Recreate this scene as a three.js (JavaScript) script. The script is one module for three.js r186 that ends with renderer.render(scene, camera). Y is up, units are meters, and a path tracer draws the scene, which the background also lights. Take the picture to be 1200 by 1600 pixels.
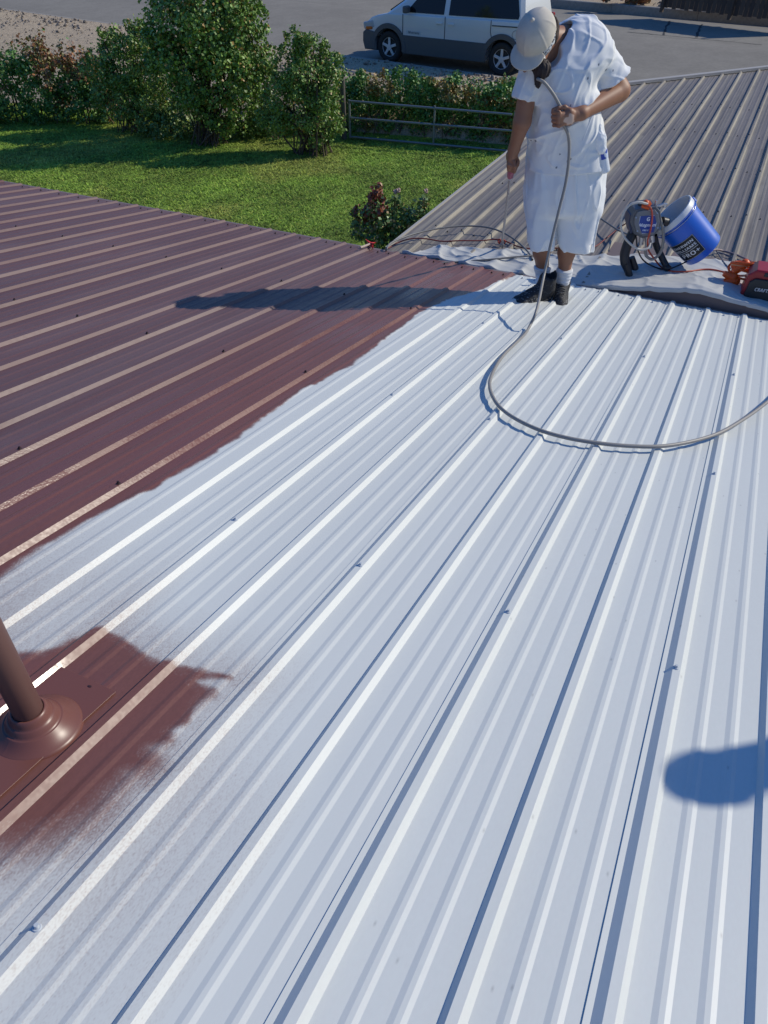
import * as THREE from 'three';
import { mergeGeometries, toCreasedNormals } from 'three/addons/utils/BufferGeometryUtils.js';
import { RoundedBoxGeometry } from 'three/addons/geometries/RoundedBoxGeometry.js';
import { ConvexGeometry } from 'three/addons/geometries/ConvexGeometry.js';
import { ImprovedNoise } from 'three/addons/math/ImprovedNoise.js';

// ---------------------------------------------------------------- camera, sky, sun, exposure
const scene = new THREE.Scene();
const CAM_Y = 4.35, YAW = 0.44522, PITCH = 0.70259, F = 1172;
const camera = new THREE.PerspectiveCamera(2 * Math.atan(800 / F) * 180 / Math.PI, 0.75, 0.05, 600);
camera.rotation.order = 'YXZ';
camera.position.set(0, CAM_Y, 0);
camera.rotation.set(-PITCH, YAW, 0);
const renderer = new THREE.WebGLRenderer({ antialias: true });
renderer.toneMapping = THREE.LinearToneMapping;
renderer.toneMappingExposure = 1.0;
renderer.shadowMap.enabled = true;
renderer.setSize(768, 1024);

const SUN = new THREE.Vector3(1.65, 1.44, -1.41).normalize();
{
  const W = 512, H = 256, d = new Float32Array(W * H * 4);
  const zen = [0.025, 0.13, 0.425], hor = [0.40, 0.53, 0.63], gnd = [0.16, 0.155, 0.14];
  for (let j = 0; j < H; j++) for (let i = 0; i < W; i++) {
    const el = ((j + 0.5) / H - 0.5) * Math.PI, az = ((i + 0.5) / W - 0.5) * 2 * Math.PI;
    const y = Math.sin(el), c = Math.cos(el), x = c * Math.cos(az), z = c * Math.sin(az);
    const cs = x * SUN.x + y * SUN.y + z * SUN.z;
    const k = Math.pow(1 - Math.max(0, y), 5.5);
    const g = 0.55 * Math.pow(Math.max(0, cs), 60) + 0.12 * Math.pow(Math.max(0, cs), 8);
    const o = (j * W + i) * 4;
    for (let n = 0; n < 3; n++) {
      const s = zen[n] + (hor[n] - zen[n]) * k + g * [0.9, 0.85, 0.75][n];
      const t = Math.min(1, Math.max(0, 0.5 - y * 40));
      d[o + n] = s * (1 - t) + gnd[n] * t;
    }
    d[o + 3] = 1;
  }
  const sky = new THREE.DataTexture(d, W, H, THREE.RGBAFormat, THREE.FloatType);
  sky.mapping = THREE.EquirectangularReflectionMapping;
  sky.magFilter = sky.minFilter = THREE.LinearFilter;
  sky.needsUpdate = true;
  scene.background = sky; scene.environment = sky;
}
const sun = new THREE.DirectionalLight(new THREE.Color(1.0, 0.94, 0.81), 3.5);
sun.position.copy(SUN).multiplyScalar(60).add(new THREE.Vector3(-4, 0, -10));
sun.target.position.set(-4, 0, -10);
sun.castShadow = true;
sun.shadow.mapSize.set(4096, 4096);
Object.assign(sun.shadow.camera, { left: -30, right: 30, top: 30, bottom: -30, near: 1, far: 140 });
scene.add(sun, sun.target);

// ---------------------------------------------------------------- helpers
let seed = 12345;
const rnd = () => { seed |= 0; seed = seed + 0x6D2B79F5 | 0; let t = Math.imul(seed ^ seed >>> 15, 1 | seed); t = t + Math.imul(t ^ t >>> 7, 61 | t) ^ t; return ((t ^ t >>> 14) >>> 0) / 4294967296; };
const reseed = s => { seed = s; };
const rr = (a, b) => a + (b - a) * rnd();
const V = (x, y, z) => new THREE.Vector3(x, y, z);
const mix = (a, b, t) => a + (b - a) * t;
const clamp = (x, a = 0, b = 1) => Math.min(b, Math.max(a, x));
const sstep = (a, b, x) => { const t = clamp((x - a) / (b - a)); return t * t * (3 - 2 * t); };
const perlin = new ImprovedNoise();
const nz = (x, y, z) => perlin.noise(x + 31.3, y + 17.7, z + 5.1);
const fbm = (x, y, z, o = 3) => { let s = 0, a = 0.5; for (let i = 0; i < o; i++) { s += a * nz(x, y, z); x *= 2.03; y *= 2.03; z *= 2.03; a *= 0.5; } return s; };
// tileable lattice noise, looked up fast when textures are filled
const NT = 256, lat = [];
{ reseed(77); for (let k = 0; k < 4; k++) { const a = new Float32Array(NT * NT); for (let i = 0; i < a.length; i++) a[i] = rnd(); lat.push(a); } }
function vn(x, y, k = 0) {
  const xi = Math.floor(x), yi = Math.floor(y), fx = x - xi, fy = y - yi, a = lat[k];
  const u = fx * fx * (3 - 2 * fx), v = fy * fy * (3 - 2 * fy);
  const x0 = xi & 255, x1 = (xi + 1) & 255, y0 = (yi & 255) * NT, y1 = ((yi + 1) & 255) * NT;
  return (a[y0 + x0] * (1 - u) + a[y0 + x1] * u) * (1 - v) + (a[y1 + x0] * (1 - u) + a[y1 + x1] * u) * v;
}
const vf = (x, y, k = 0) => 0.5 * vn(x, y, k) + 0.3 * vn(x * 2.1 + 7, y * 2.1, k) + 0.2 * vn(x * 4.3, y * 4.3 + 11, k);
const hash = (i, j, k = 0) => lat[k][((j * 7) & 255) * NT + ((i * 3 + j * 13) & 255)];
function tex(w, h, fn, srgb = true) {           // fn(u, v) -> linear rgb 0..1
  const d = new Uint8Array(w * h * 4), c = [0, 0, 0, 1];
  const enc = srgb ? x => x <= 0.0031308 ? 12.92 * x : 1.055 * Math.pow(x, 1 / 2.4) - 0.055 : x => x;
  const lut = new Uint8Array(4097); for (let i = 0; i <= 4096; i++) lut[i] = Math.round(255 * enc(i / 4096));
  for (let j = 0; j < h; j++) for (let i = 0; i < w; i++) {
    fn((i + 0.5) / w, (j + 0.5) / h, c, i, j);
    const o = (j * w + i) * 4;
    d[o] = lut[clamp(c[0]) * 4096 | 0]; d[o + 1] = lut[clamp(c[1]) * 4096 | 0]; d[o + 2] = lut[clamp(c[2]) * 4096 | 0]; d[o + 3] = 255;
  }
  const t = new THREE.DataTexture(d, w, h); t.magFilter = t.minFilter = THREE.LinearFilter;
  t.wrapS = t.wrapT = THREE.RepeatWrapping; if (srgb) t.colorSpace = THREE.SRGBColorSpace; t.needsUpdate = true; return t;
}
const C = (r, g, b) => new THREE.Color().setRGB(r, g, b);
const mat = (r, g, b, rough = 0.7, o = {}) => new THREE.MeshStandardMaterial({ color: C(r, g, b), roughness: rough, metalness: 0, ...o });
const used = {};
function numbered(n) { const k = used[n] = (used[n] ?? -1) + 1; return k ? n + '_' + String(k).padStart(3, '0') : n; }
function tag(o, label, category, group, kind) { o.userData.label = label; if (category) o.userData.category = category; if (group) o.userData.group = group; if (kind) o.userData.kind = kind; return o; }
function thing(name, label, category, pos = [0, 0, 0], turn = 0, group) {
  const o = new THREE.Group(); o.name = numbered(name); o.position.set(...pos); o.rotation.y = turn; scene.add(o); return tag(o, label, category, group);
}
function part(parent, name, geo, m, label) {
  const o = new THREE.Mesh(geo, m); o.name = parent === scene ? numbered(name) : name; o.castShadow = o.receiveShadow = true; parent.add(o); if (label) o.userData.label = label; return o;
}
const struct = (name, geo, m) => { const o = part(scene, name, geo, m); o.userData.kind = 'structure'; return o; };
const clean = g => { g = g.index ? g.toNonIndexed() : g; for (const k of Object.keys(g.attributes)) if (!['position', 'normal', 'uv', 'color'].includes(k)) g.deleteAttribute(k); return g; };
function merge(list) {
  list = list.map(clean); const all = ['uv', 'color'];
  for (const k of all) if (!list.every(g => g.attributes[k])) list.forEach(g => g.deleteAttribute(k));
  return mergeGeometries(list);
}
const box = (x, y, z, w, h, d) => { const g = new THREE.BoxGeometry(w, h, d); g.translate(x, y, z); return g; };
const rbox = (x, y, z, w, h, d, r = 0.01, s = 2) => { const g = new RoundedBoxGeometry(w, h, d, s, r); g.translate(x, y, z); return g; };
const crv = pts => new THREE.CatmullRomCurve3(pts.map(p => p.isVector3 ? p : V(...p)), false, 'centripetal');
const tube = (pts, r, n = 48, m = 8) => new THREE.TubeGeometry(crv(pts), n, r, m, false);
function rod(a, b, r0, r1 = r0, n = 12) {
  a = a.isVector3 ? a : V(...a); b = b.isVector3 ? b : V(...b);
  const d = b.clone().sub(a), L = d.length(), g = new THREE.CylinderGeometry(r1, r0, L, n); g.translate(0, L / 2, 0);
  g.applyQuaternion(new THREE.Quaternion().setFromUnitVectors(V(0, 1, 0), d.normalize())); g.translate(a.x, a.y, a.z); return g;
}
function ball(x, y, z, r, sx = 1, sy = 1, sz = 1, n = 14) { const g = new THREE.SphereGeometry(r, n, n - 4); g.scale(sx, sy, sz); g.translate(x, y, z); return g; }
const lathe = (pts, n = 40) => new THREE.LatheGeometry(pts.map(p => new THREE.Vector2(...p)), n);
// a pixel of the photograph (1200 x 1600) as a direction, and where it meets a surface of the place
camera.updateMatrixWorld();
const CR = V(Math.cos(YAW), 0, -Math.sin(YAW)), CF = V(-Math.sin(YAW) * Math.cos(PITCH), -Math.sin(PITCH), -Math.cos(YAW) * Math.cos(PITCH)), CU = CR.clone().cross(CF);
const CH = V(CF.x, 0, CF.z).normalize();
const ray = (x, y) => CR.clone().multiplyScalar((x - 600) / F).addScaledVector(CU, -(y - 800) / F).add(CF);
const onY = (x, y, Y) => { const d = ray(x, y); return d.multiplyScalar((Y - CAM_Y) / d.y).add(camera.position); };
const onPlane = (x, y, p, n) => { const d = ray(x, y), s = p.clone().sub(camera.position).dot(n) / d.dot(n); return d.multiplyScalar(s).add(camera.position); };
const onV = (x, y, base, w = 0) => onPlane(x, y, base.clone().addScaledVector(CH, -w), CH);   // upright plane facing the camera through base
// roof of the house
const AL = 0.16448, EAVE_Y = CAM_Y - 2.31441, EAVE_Z = -5.42883, RX = 0.19349, S = 0.24, ROFF = -0.04433;
const RN = V(0, Math.cos(AL), -Math.sin(AL)), RU = V(0, Math.sin(AL), Math.cos(AL)), RE = V(RX, EAVE_Y, EAVE_Z);
const onRoof = (x, y, h = 0) => onPlane(x, y, RE.clone().addScaledVector(RN, h), RN);
const roofPt = (a, t, h = 0) => RE.clone().addScaledVector(V(1, 0, 0), a).addScaledVector(RU, t).addScaledVector(RN, h);
const CPY = CAM_Y - 2.33;   // the flat carport roof
// ---------------------------------------------------------------- ground, bank, street
const NS = V(0.186, 0, -0.983).normalize(), ES = V(0.983, 0, 0.186).normalize();   // away from the house, along the street
const sn = (n, e, y) => V(NS.x * n + ES.x * e, y, NS.z * n + ES.z * e);
function strip(prof, e0, e1, ne, uvs = 1, jitter = 0) {           // prof: [[n, y], ...] swept along the street
  const pos = [], uv = [], idx = [], m = (typeof prof === 'function' ? prof(0) : prof).length;
  for (let i = 0; i <= ne; i++) for (let j = 0; j < m; j++) {
    const e = mix(e0, e1, i / ne), [n, y] = (typeof prof === 'function' ? prof(e) : prof)[j], p = sn(n, e, y + (jitter && j && j < m - 1 ? jitter * fbm(e * 0.9, n * 0.9, 3) : 0));
    pos.push(p.x, p.y, p.z); uv.push(e * uvs, n * uvs);
    if (i < ne && j < m - 1) { const a = i * m + j; idx.push(a, a + m, a + 1, a + 1, a + m, a + m + 1); }
  }
  const g = new THREE.BufferGeometry(); g.setAttribute('position', new THREE.Float32BufferAttribute(pos, 3)); g.setAttribute('uv', new THREE.Float32BufferAttribute(uv, 2)); g.setIndex(idx); g.computeVertexNormals(); return g;
}
const bank0 = e => clamp(15.5 + 0.345 * (e + 7.9), 9.5, 15.8), bankY = (e, n) => n < bank0(e) ? 0 : 0.88 * sstep(0, 1, Math.sqrt(clamp((n - bank0(e)) / (17.0 - bank0(e))))) ** 1.0;
const SY = 0.75;                                   // street level above the lawn
const BANK0 = 15.8, KERB = 17.15, FAR = 29.7;
{
  const lawnT = tex(1024, 1024, (u, v, c) => {
    const a = vf(u * 64, v * 64), b = vf(u * 16, v * 16, 1), f = vn(u * 256, v * 256, 2), y = sstep(0.55, 0.8, b) * 0.5;
    c[0] = mix(0.13, 0.28, a * 0.6 + f * 0.3) + y * 0.06; c[1] = mix(0.2, 0.42, a * 0.6 + f * 0.3); c[2] = mix(0.03, 0.06, a);
  });
  lawnT.repeat.set(0.25, 0.25);
  struct('lawn', strip(e => [[-250, 0], [-10, 0], [4, 0], [8, 0], [9, 0], [bank0(e) + 0.05, 0]], -250, 250, 250), mat(1, 1, 1, 0.95, { map: lawnT }));
  const grav = tex(1024, 1024, (u, v, c) => {
    const a = vf(u * 32, v * 32), f = vn(u * 256, v * 256, 2), h = vn(u * 180, v * 180, 1), s = f > 0.66 ? 1.2 : f < 0.26 ? 0.75 : 1;
    const k = (0.7 + 0.5 * a) * s * (0.8 + 0.4 * h); c[0] = 0.46 * k; c[1] = 0.36 * k; c[2] = 0.24 * k;
  });
  grav.repeat.set(0.4, 0.4);
  const gm = mat(1, 1, 1, 0.95, { map: grav, bumpMap: grav, bumpScale: 0.02 });
  struct('gravel_bank', strip(e => { const b = bank0(e), a = []; for (let q = 0; q <= 14; q++) { const n = mix(b, KERB, q / 14); a.push([n, q ? Math.min(bankY(e, n), 0.88) : -0.02]); } return a; }, -120, 120, 600, 1, 0.06), gm);
  const asph = tex(2048, 1024, (u, v, c) => {
    const a = vf(u * 40, v * 24), b = vf(u * 6, v * 14, 1), f = vn(u * 256, v * 256, 2), g2 = hash(u * 2048 | 0, v * 1024 | 0, 3);
    let k = 0.9 + 0.2 * (a - 0.5) + 0.12 * (b - 0.5) + 0.14 * (f - 0.5) + 0.12 * (g2 - 0.5);
    const tr = Math.sin(v * 6.283 * 2 + 2 * vn(u * 8, v * 4)); k *= 1 + 0.05 * tr;
    c[0] = 0.25 * k; c[1] = 0.228 * k; c[2] = 0.192 * k;
  });
  asph.repeat.set(1 / 14, 1 / 12.5); 
  const street = struct('street', strip([[KERB + 0.16, SY], [KERB + 0.6, SY + 0.01], [20, SY + 0.06], [23.5, SY + 0.1], [27, SY + 0.06], [FAR, SY]], -120, 120, 40), mat(1, 1, 1, 0.97, { map: asph }));
  const kt = tex(512, 128, (u, v, c) => { const k = 0.75 + 0.4 * vf(u * 60, v * 14) + 0.15 * (hash(u * 512 | 0, v * 128 | 0) - 0.5); c[0] = 0.33 * k; c[1] = 0.30 * k; c[2] = 0.255 * k; });
  const km = mat(1, 1, 1, 0.9, { map: kt }); kt.repeat.set(0.25, 1);
  // kerbstones cast in lengths, with joints between
  const mkKerb = (name, n0, n1, top, e0, e1, gap) => {
    const root = thing(name, name === 'kerb' ? 'low weathered concrete kerb between the gravel bank and the street' : 'higher pale concrete kerb along the far side of the street', 'kerb');
    for (let e = e0; e < e1; e += gap) {
      const L = gap - 0.012, s = new THREE.Shape(); const w = n1 - n0, h = top - SY + 0.2;
      s.moveTo(0, 0); s.lineTo(w, 0); s.lineTo(w, h - 0.02); s.lineTo(w - 0.03, h); s.lineTo(0.03, h); s.lineTo(0, h - 0.02);
      const g = new THREE.ExtrudeGeometry(s, { depth: L, bevelEnabled: false });
      const m4 = new THREE.Matrix4().makeBasis(NS, V(0, 1, 0), ES); m4.setPosition(sn(n0, e, SY - 0.2)); g.applyMatrix4(m4);
      part(root, 'kerbstone', g, km);
    }
  };
  mkKerb('kerb', KERB, KERB + 0.16, SY + 0.13, -32, 6, 3);
  mkKerb('far_kerb', FAR, FAR + 0.2, SY + 0.26, -18, 12, 3);
  struct('far_verge', strip([[FAR + 0.2, SY + 0.24], [31, SY + 0.35], [33, SY + 0.5], [60, SY + 1.2], [250, SY + 6]], -200, 200, 160, 1, 0.2), gm);
  // tar seams and a drain grate
  const tarM = mat(0.03, 0.03, 0.03, 0.8);
  const seam = (a, b, w = 0.05) => {
    const A = onY(...a, CAM_Y - 3.55), B = onY(...b, CAM_Y - 3.55), d = B.clone().sub(A), n = 14, pos = [], idx = [];
    const side = V(-d.z, 0, d.x).normalize();
    for (let i = 0; i <= n; i++) { const p = A.clone().addScaledVector(d, i / n).addScaledVector(side, 0.06 * nz(i * 0.7, a[0], 1)), ww = w * (0.5 + 0.5 * Math.abs(nz(i * 1.3, 2, a[1])) * 2);
      for (const s of [-1, 1]) { const q = p.clone().addScaledVector(side, s * ww / 2); const nn = q.x * NS.x + q.z * NS.z; const yy = SY + 0.006 + profY(nn); pos.push(q.x, yy, q.z); } if (i < n) { const k = i * 2; idx.push(k, k + 1, k + 2, k + 2, k + 1, k + 3); } }
    const g = new THREE.BufferGeometry(); g.setAttribute('position', new THREE.Float32BufferAttribute(pos, 3)); g.setIndex(idx); g.computeVertexNormals(); part(street, 'tar_seam', g, tarM);
  };
  const prof = [[KERB + 0.16, 0], [KERB + 0.6, 0.01], [20, 0.06], [23.5, 0.1], [27, 0.06], [FAR, 0]];
  function profY(n) { for (let i = 0; i < prof.length - 1; i++) if (n <= prof[i + 1][0]) return mix(prof[i][1], prof[i + 1][1], clamp((n - prof[i][0]) / (prof[i + 1][0] - prof[i][0]))); return 0; }
  seam([1047, 31], [1035, 57], 0.09); seam([1097, 36], [1087, 60], 0.09); seam([1035, 57], [980, 52], 0.07); seam([915, 18], [902, 32], 0.06);
  seam([1035, 57], [1190, 72], 0.05);
  const dg = onY(945, 12, CAM_Y - 3.6), dr = thing('drain_grate', 'dark iron drain grate in the gutter of the far kerb', 'drain grate', [dg.x, SY, dg.z], Math.atan2(-ES.z, ES.x));
  const gm2 = mat(0.03, 0.03, 0.035, 0.6, { metalness: 0.4 });
  part(dr, 'frame', merge([box(0, 0.015, 0.27, 1, 0.03, 0.06), box(0, 0.015, -0.27, 1, 0.03, 0.06), box(-0.48, 0.015, 0, 0.04, 0.03, 0.48), box(0.48, 0.015, 0, 0.04, 0.03, 0.48)]), gm2);
  for (let i = 0; i < 9; i++) part(dr, 'bar', box(-0.4 + i * 0.1, 0.012, 0, 0.045, 0.02, 0.48), gm2);
  // loose stones on the bank and the far verge
  reseed(5);
  const st = []; for (let k = 0; k < 3; k++) { const g = new THREE.IcosahedronGeometry(1, 1), p = g.attributes.position; for (let i = 0; i < p.count; i++) { const q = V(p.getX(i), p.getY(i), p.getZ(i)); q.multiplyScalar(1 + 0.5 * nz(q.x * 1.2 + k * 9, q.y * 1.2, q.z * 1.2)); p.setXYZ(i, q.x, q.y * 0.7, q.z); } g.computeVertexNormals(); st.push(g); }
  const n = 7000, im = new THREE.InstancedMesh(st[0], mat(1, 1, 1, 0.9), n), d = new THREE.Object3D();
  for (let i = 0; i < n; i++) {
    const far = i > 6000, e = far ? rr(-12, 6) : rr(-31, -2), nn = far ? rr(FAR + 0.3, 33) : rr(Math.max(bank0(e) + 0.2, 13), KERB - 0.02), base = far ? SY + 0.27 : bankY(e, nn);
    d.position.copy(sn(nn, e, base + 0.01)); const s = (0.008 + 0.045 * Math.pow(rnd(), 4)) * (far || vn(e * 0.9 + 50, nn * 1.3, 2) > 0.5 ? 1.15 : 0.55) + (far ? 0.03 * rnd() : 0); d.scale.setScalar(s); d.rotation.set(rnd() * 6, rnd() * 6, rnd() * 6); d.updateMatrix(); im.setMatrixAt(i, d.matrix);
    const k = rr(0.5, 1.25); im.setColorAt(i, C(0.30 * k, 0.25 * k, 0.2 * k));
  }
  im.name = 'loose_stones'; im.castShadow = im.receiveShadow = true; tag(im, 'scattered grey and tan stones on the gravel banks', 'stones', null, 'stuff'); scene.add(im);
  // grass blades of the lawn
  reseed(9);
  const bp = [], bi = []; for (let k = 0; k < 5; k++) { const a = k * 2.4, x = 0.018 * Math.cos(a) * k * 0.4, z = 0.018 * Math.sin(a) * k * 0.4, w = 0.006, lx = 0.042 * Math.cos(a * 1.7), lz = 0.042 * Math.sin(a * 1.7), h = 0.014 + 0.008 * (k % 3), o = bp.length / 3; bp.push(x - w * Math.sin(a), 0, z + w * Math.cos(a), x + w * Math.sin(a), 0, z - w * Math.cos(a), x + lx, h, z + lz); bi.push(o, o + 1, o + 2); }
  const bg = new THREE.BufferGeometry(); bg.setAttribute('position', new THREE.Float32BufferAttribute(bp, 3)); bg.setIndex(bi); bg.computeVertexNormals();
  const gn = 130000, gi = new THREE.InstancedMesh(bg, mat(1, 1, 1, 0.8, { side: THREE.DoubleSide }), gn); let q = 0;
  while (q < gn) {
    const e = rr(-21, -1.5), nn = rr(6.2, 15.2), p = sn(nn, e, 0); if (nn > bank0(e) + 0.1) continue;
    if (p.z > -6.6 || p.x > -1.8) continue;
    d.position.copy(p); const s = rr(0.8, 1.5); d.scale.set(s * 1.2, s * rr(0.6, 1.2), s * 1.2); d.rotation.set(0, rnd() * 6.28, 0); d.updateMatrix(); gi.setMatrixAt(q, d.matrix);
    const a = 0.78 + 0.7 * fbm(p.x * 0.7, p.z * 0.7, 2) + 0.35 * fbm(p.x * 3.5, p.z * 3.5, 9) + rr(-0.4, 0.45), y = sstep(0.05, 0.3, fbm(p.x * 0.45 + 9, p.z * 0.45, 7)) * 0.7 + (rnd() < 0.08 ? 0.9 : 0);
    gi.setColorAt(q, C((0.29 + 0.17 * y) * a, (0.45 + 0.05 * y) * a, (0.055 + 0.04 * y) * a)); q++;
  }
  gi.name = 'grass'; gi.receiveShadow = true; tag(gi, 'short mown green grass of the lawn', 'grass', null, 'stuff'); scene.add(gi);
}
// ---------------------------------------------------------------- ribbed metal roofs
const RH = 0.0138;
function panelProfile(lap, n = 2) {                // one sheet: n major ribs with two small ribs after each
  const P = []; const add = (x, h) => P.push([x, h]);
  if (lap) { add(-0.0225, 0.0005); add(-0.022, 0.0028); } else add(-0.012, 0);
  for (let i = 0; i < n; i++) {
    const o = i * S, b = i === 0 && lap ? 0.002 : 0, L = i === 0 && lap ? -0.0095 : -0.0045;
    add(o + L, b); add(o + 0.008, RH + b); add(o + 0.0275, RH + b); add(o + 0.0423, b * 0.5);
    for (const q of [0.085, 0.158]) { add(o + q, 0); add(o + q + 0.0115, 0.0028); add(o + q + 0.0215, 0.0028); add(o + q + 0.032, 0); }
  }
  add(n * S - 0.0095, 0); return P;
}
function panelGeo(P, L0, L1, nt, ulen, vlen, o = {}) {   // x across, y off the sheet, z up the slope
  const pos = [], uv = [], idx = []; const span = P[P.length - 1][0] - P[0][0];
  for (let s = 0; s < P.length - 1; s++) {
    const b = pos.length / 3;
    for (let j = 0; j <= nt; j++) for (let e = 0; e < 2; e++) {
      const [x, h] = P[s + e], t = mix(o.start ? o.start(x) : L0, L1, j / nt);
      const w = j ? 0.0011 * nz(x * 5 + (o.seed || 0), t * 1.1, 2) : 0;
      pos.push(x, h + w, t); uv.push((x - P[0][0]) / ulen, t / vlen);
    }
    for (let j = 0; j < nt; j++) { const k = b + j * 2; idx.push(k, k + 2, k + 1, k + 1, k + 2, k + 3); }
  }
  const g = new THREE.BufferGeometry(); g.setAttribute('position', new THREE.Float32BufferAttribute(pos, 3)); g.setAttribute('uv', new THREE.Float32BufferAttribute(uv, 2)); g.setIndex(idx); g.computeVertexNormals(); return g;
}
// screws: washer, hex flange head
const screwG = (() => { const a = new THREE.CylinderGeometry(0.0075, 0.009, 0.003, 10), b = new THREE.CylinderGeometry(0.0045, 0.0052, 0.0075, 6); a.translate(0, 0.0015, 0); b.translate(0, 0.0065, 0); return merge([a, b]); })();
const SPRAY = [0.632, 0.65, 0.622], BROWN = [0.19, 0.074, 0.056], OLDB = [0.132, 0.055, 0.046];
const screwWhite = mat(0.5, 0.54, 0.58, 0.45), screwBrown = mat(0.03, 0.014, 0.014, 0.5), screwGrey = mat(0.05, 0.045, 0.045, 0.6);
// where the white coat has been sprayed: distance in metres inside (+) or outside (-) of the wet edge, in roof metres (across, up the slope)
const patch = [[-2.2, 5.6], [-2.2, 4.78], [-1.577, 4.79], [-1.536, 4.757], [-1.498, 4.675], [-1.472, 4.615], [-1.45, 4.607], [-1.369, 4.612], [-1.272, 4.627], [-1.165, 4.607], [-1.1, 4.588], [-1.06, 4.586], [-1.1, 4.606], [-1.128, 4.638], [-1.075, 4.647], [-1.078, 4.72], [-1.072, 4.755], [-1.092, 4.80], [-1.062, 4.818], [-1.088, 4.86], [-1.05, 4.89], [-1.055, 4.905], [-1.085, 4.94], [-1.085, 5.05], [-1.1, 5.1], [-1.135, 5.14], [-1.175, 5.18], [-1.24, 5.215], [-1.6, 5.34]];
function polyDist(x, y, P) {
  let d = 1e9, inside = false;
  for (let i = 0, j = P.length - 1; i < P.length; j = i++) {
    const [ax, ay] = P[j], [bx, by] = P[i], dx = bx - ax, dy = by - ay, t = clamp(((x - ax) * dx + (y - ay) * dy) / (dx * dx + dy * dy));
    d = Math.min(d, (x - ax - dx * t) ** 2 + (y - ay - dy * t) ** 2);
    if ((ay > y) !== (by > y) && x < dx * (y - ay) / dy + ax) inside = !inside;
  }
  return inside ? Math.sqrt(d) : -Math.sqrt(d);
}
const edgeT = [[0, -1.672], [0.27, -1.691], [0.65, -1.759], [1.0, -1.86], [1.37, -1.889], [1.97, -1.857], [2.46, -1.827], [2.87, -1.862], [3.29, -1.839], [3.6, -1.822], [3.9, -1.848], [3.94, -1.838], [4.15, -1.873], [4.42, -1.894], [4.62, -1.87], [5.2, -1.88], [8.5, -1.86]];
function edgeAt(t) { for (let i = 0; i < edgeT.length - 1; i++) if (t <= edgeT[i + 1][0]) return mix(edgeT[i][1], edgeT[i + 1][1], clamp((t - edgeT[i][0]) / (edgeT[i + 1][0] - edgeT[i][0]))); return -1.86; }
function peelTex(a0, w, h, len) {                // orange peel of the thick wet primer on the sides of the ribs
  return tex(w, h, (u, v, c, i, j) => {
    const a = a0 + u * PW, t = v * len, o = ((a - ROFF) % S + S) % S, side = o > 0.024 && o < 0.046 ? 1 : 0.12, wet = a < -2.1 && t > 3.95 && t < 4.7 ? 1 : 0.4 * sstep(2.2, 3.4, t);
    c[0] = c[1] = c[2] = 0.5 + 0.5 * side * wet * (hash(i, j, 1) + vn(i * 0.5, j * 0.5, 2) - 1);
  }, false);
}
const house = thing('house', 'house with a brown ribbed metal roof being sprayed white', 'house', [RX, 0, EAVE_Z]);
const ROOF_L = 8.6;
const roofM = (map, rough, ex = {}) => new THREE.MeshPhysicalMaterial({ map, roughnessMap: rough || null, roughness: 0.42, metalness: 0, ...ex });
const PW = 2 * S + 0.0125;
function brownAt(a, t, c) {
  const st = vn(a * 190, t * 2.2, 1), bl = vf(a * 3.1 + 40, t * 1.3, 2), f = vn(a * 420, t * 160, 0), dust = sstep(0.46, 0.75, vf(a * 6 + 3, t * 0.9 + 5, 3));
  const fresh = sstep(-2.75, -1.95, a) ;                 // newer primer towards the white coat, chalky old sheet further off
  const k = 0.9 + 0.06 * (st - 0.5) + 0.22 * (bl - 0.5) + 0.14 * (f - 0.5), ch = (1 - fresh) * (0.35 + 0.6 * dust) ;
  for (let q = 0; q < 3; q++) c[q] = mix(OLDB[q], BROWN[q], fresh) * k + [0.026, 0.028, 0.03][q] * ch;
}
function coatAt(a, t) {                               // 0 bare .. 1 full white
  const n1 = vf(a * 9, t * 9, 1) - 0.5, n2 = vn(a * 34, t * 34, 2) - 0.5;
  const e = edgeAt(t), dm = a - e - 0.016 * n1 * 2 - 0.008 * n2;
  const low = sstep(4.1, 5.3, t);
  let k = sstep(-0.008 - 0.03 * low, 0.012 + 0.05 * low, dm);
  // bare patch round the pipe, with drifting overspray at its edge
  if (t > 4.0 && a > -2.3 && a < -0.7) {
    const dp = polyDist(a, t, patch) + 0.03 * n1 + 0.012 * n2, soft = mix(0.016, 0.11, sstep(4.72, 5.1, t)) + 0.03 * sstep(0.5, 0.8, vf(a * 9, t * 9, 3));
    k *= 1 - 0.97 * sstep(-soft, soft * 0.45, dp) - 0.03 * sstep(0, 0.03, dp);
    const thin = Math.max(0, 1 - Math.max(0, -dp) / Math.max(mix(0.24, 0.6, sstep(4.6, 5.1, t)), 0.5 * sstep(-1.3, -1.5, a)));
    k *= 1 - 0.52 * Math.pow(thin, 1.6) * (0.7 + 0.6 * (vf(a * 7, t * 3, 2) - 0.5));
  }
  k *= 1 - 0.2 * sstep(0.35, 0, dm) * sstep(3.9, 4.5, t);
  return k;
}
function panelTex(a0, w, h, len) {
  return tex(w, h, (u, v, c, i, j) => {
    const a = a0 + u * PW, t = v * len, k = coatAt(a, t);
    brownAt(a, t, c);
    if (k > 0.002) {
      const sp = 0.75 * hash(i, j, 1) + 0.25 * vn(i * 0.6, j * 0.8, 3), m = k > 0.995 ? 1 : mix(clamp(sstep(sp - 0.35, sp + 0.35, k * 1.02)), k, 0.5);
      const mm = m, wv = 1 + 0.035 * (vf(a * 5, t * 0.8, 2) - 0.5) * 2 + 0.02 * (vn(i * 0.5, j * 0.5, 0) - 0.5);
      for (let q = 0; q < 3; q++) c[q] = mix(c[q], SPRAY[q] * wv, mm);
    }
  });
}
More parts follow.
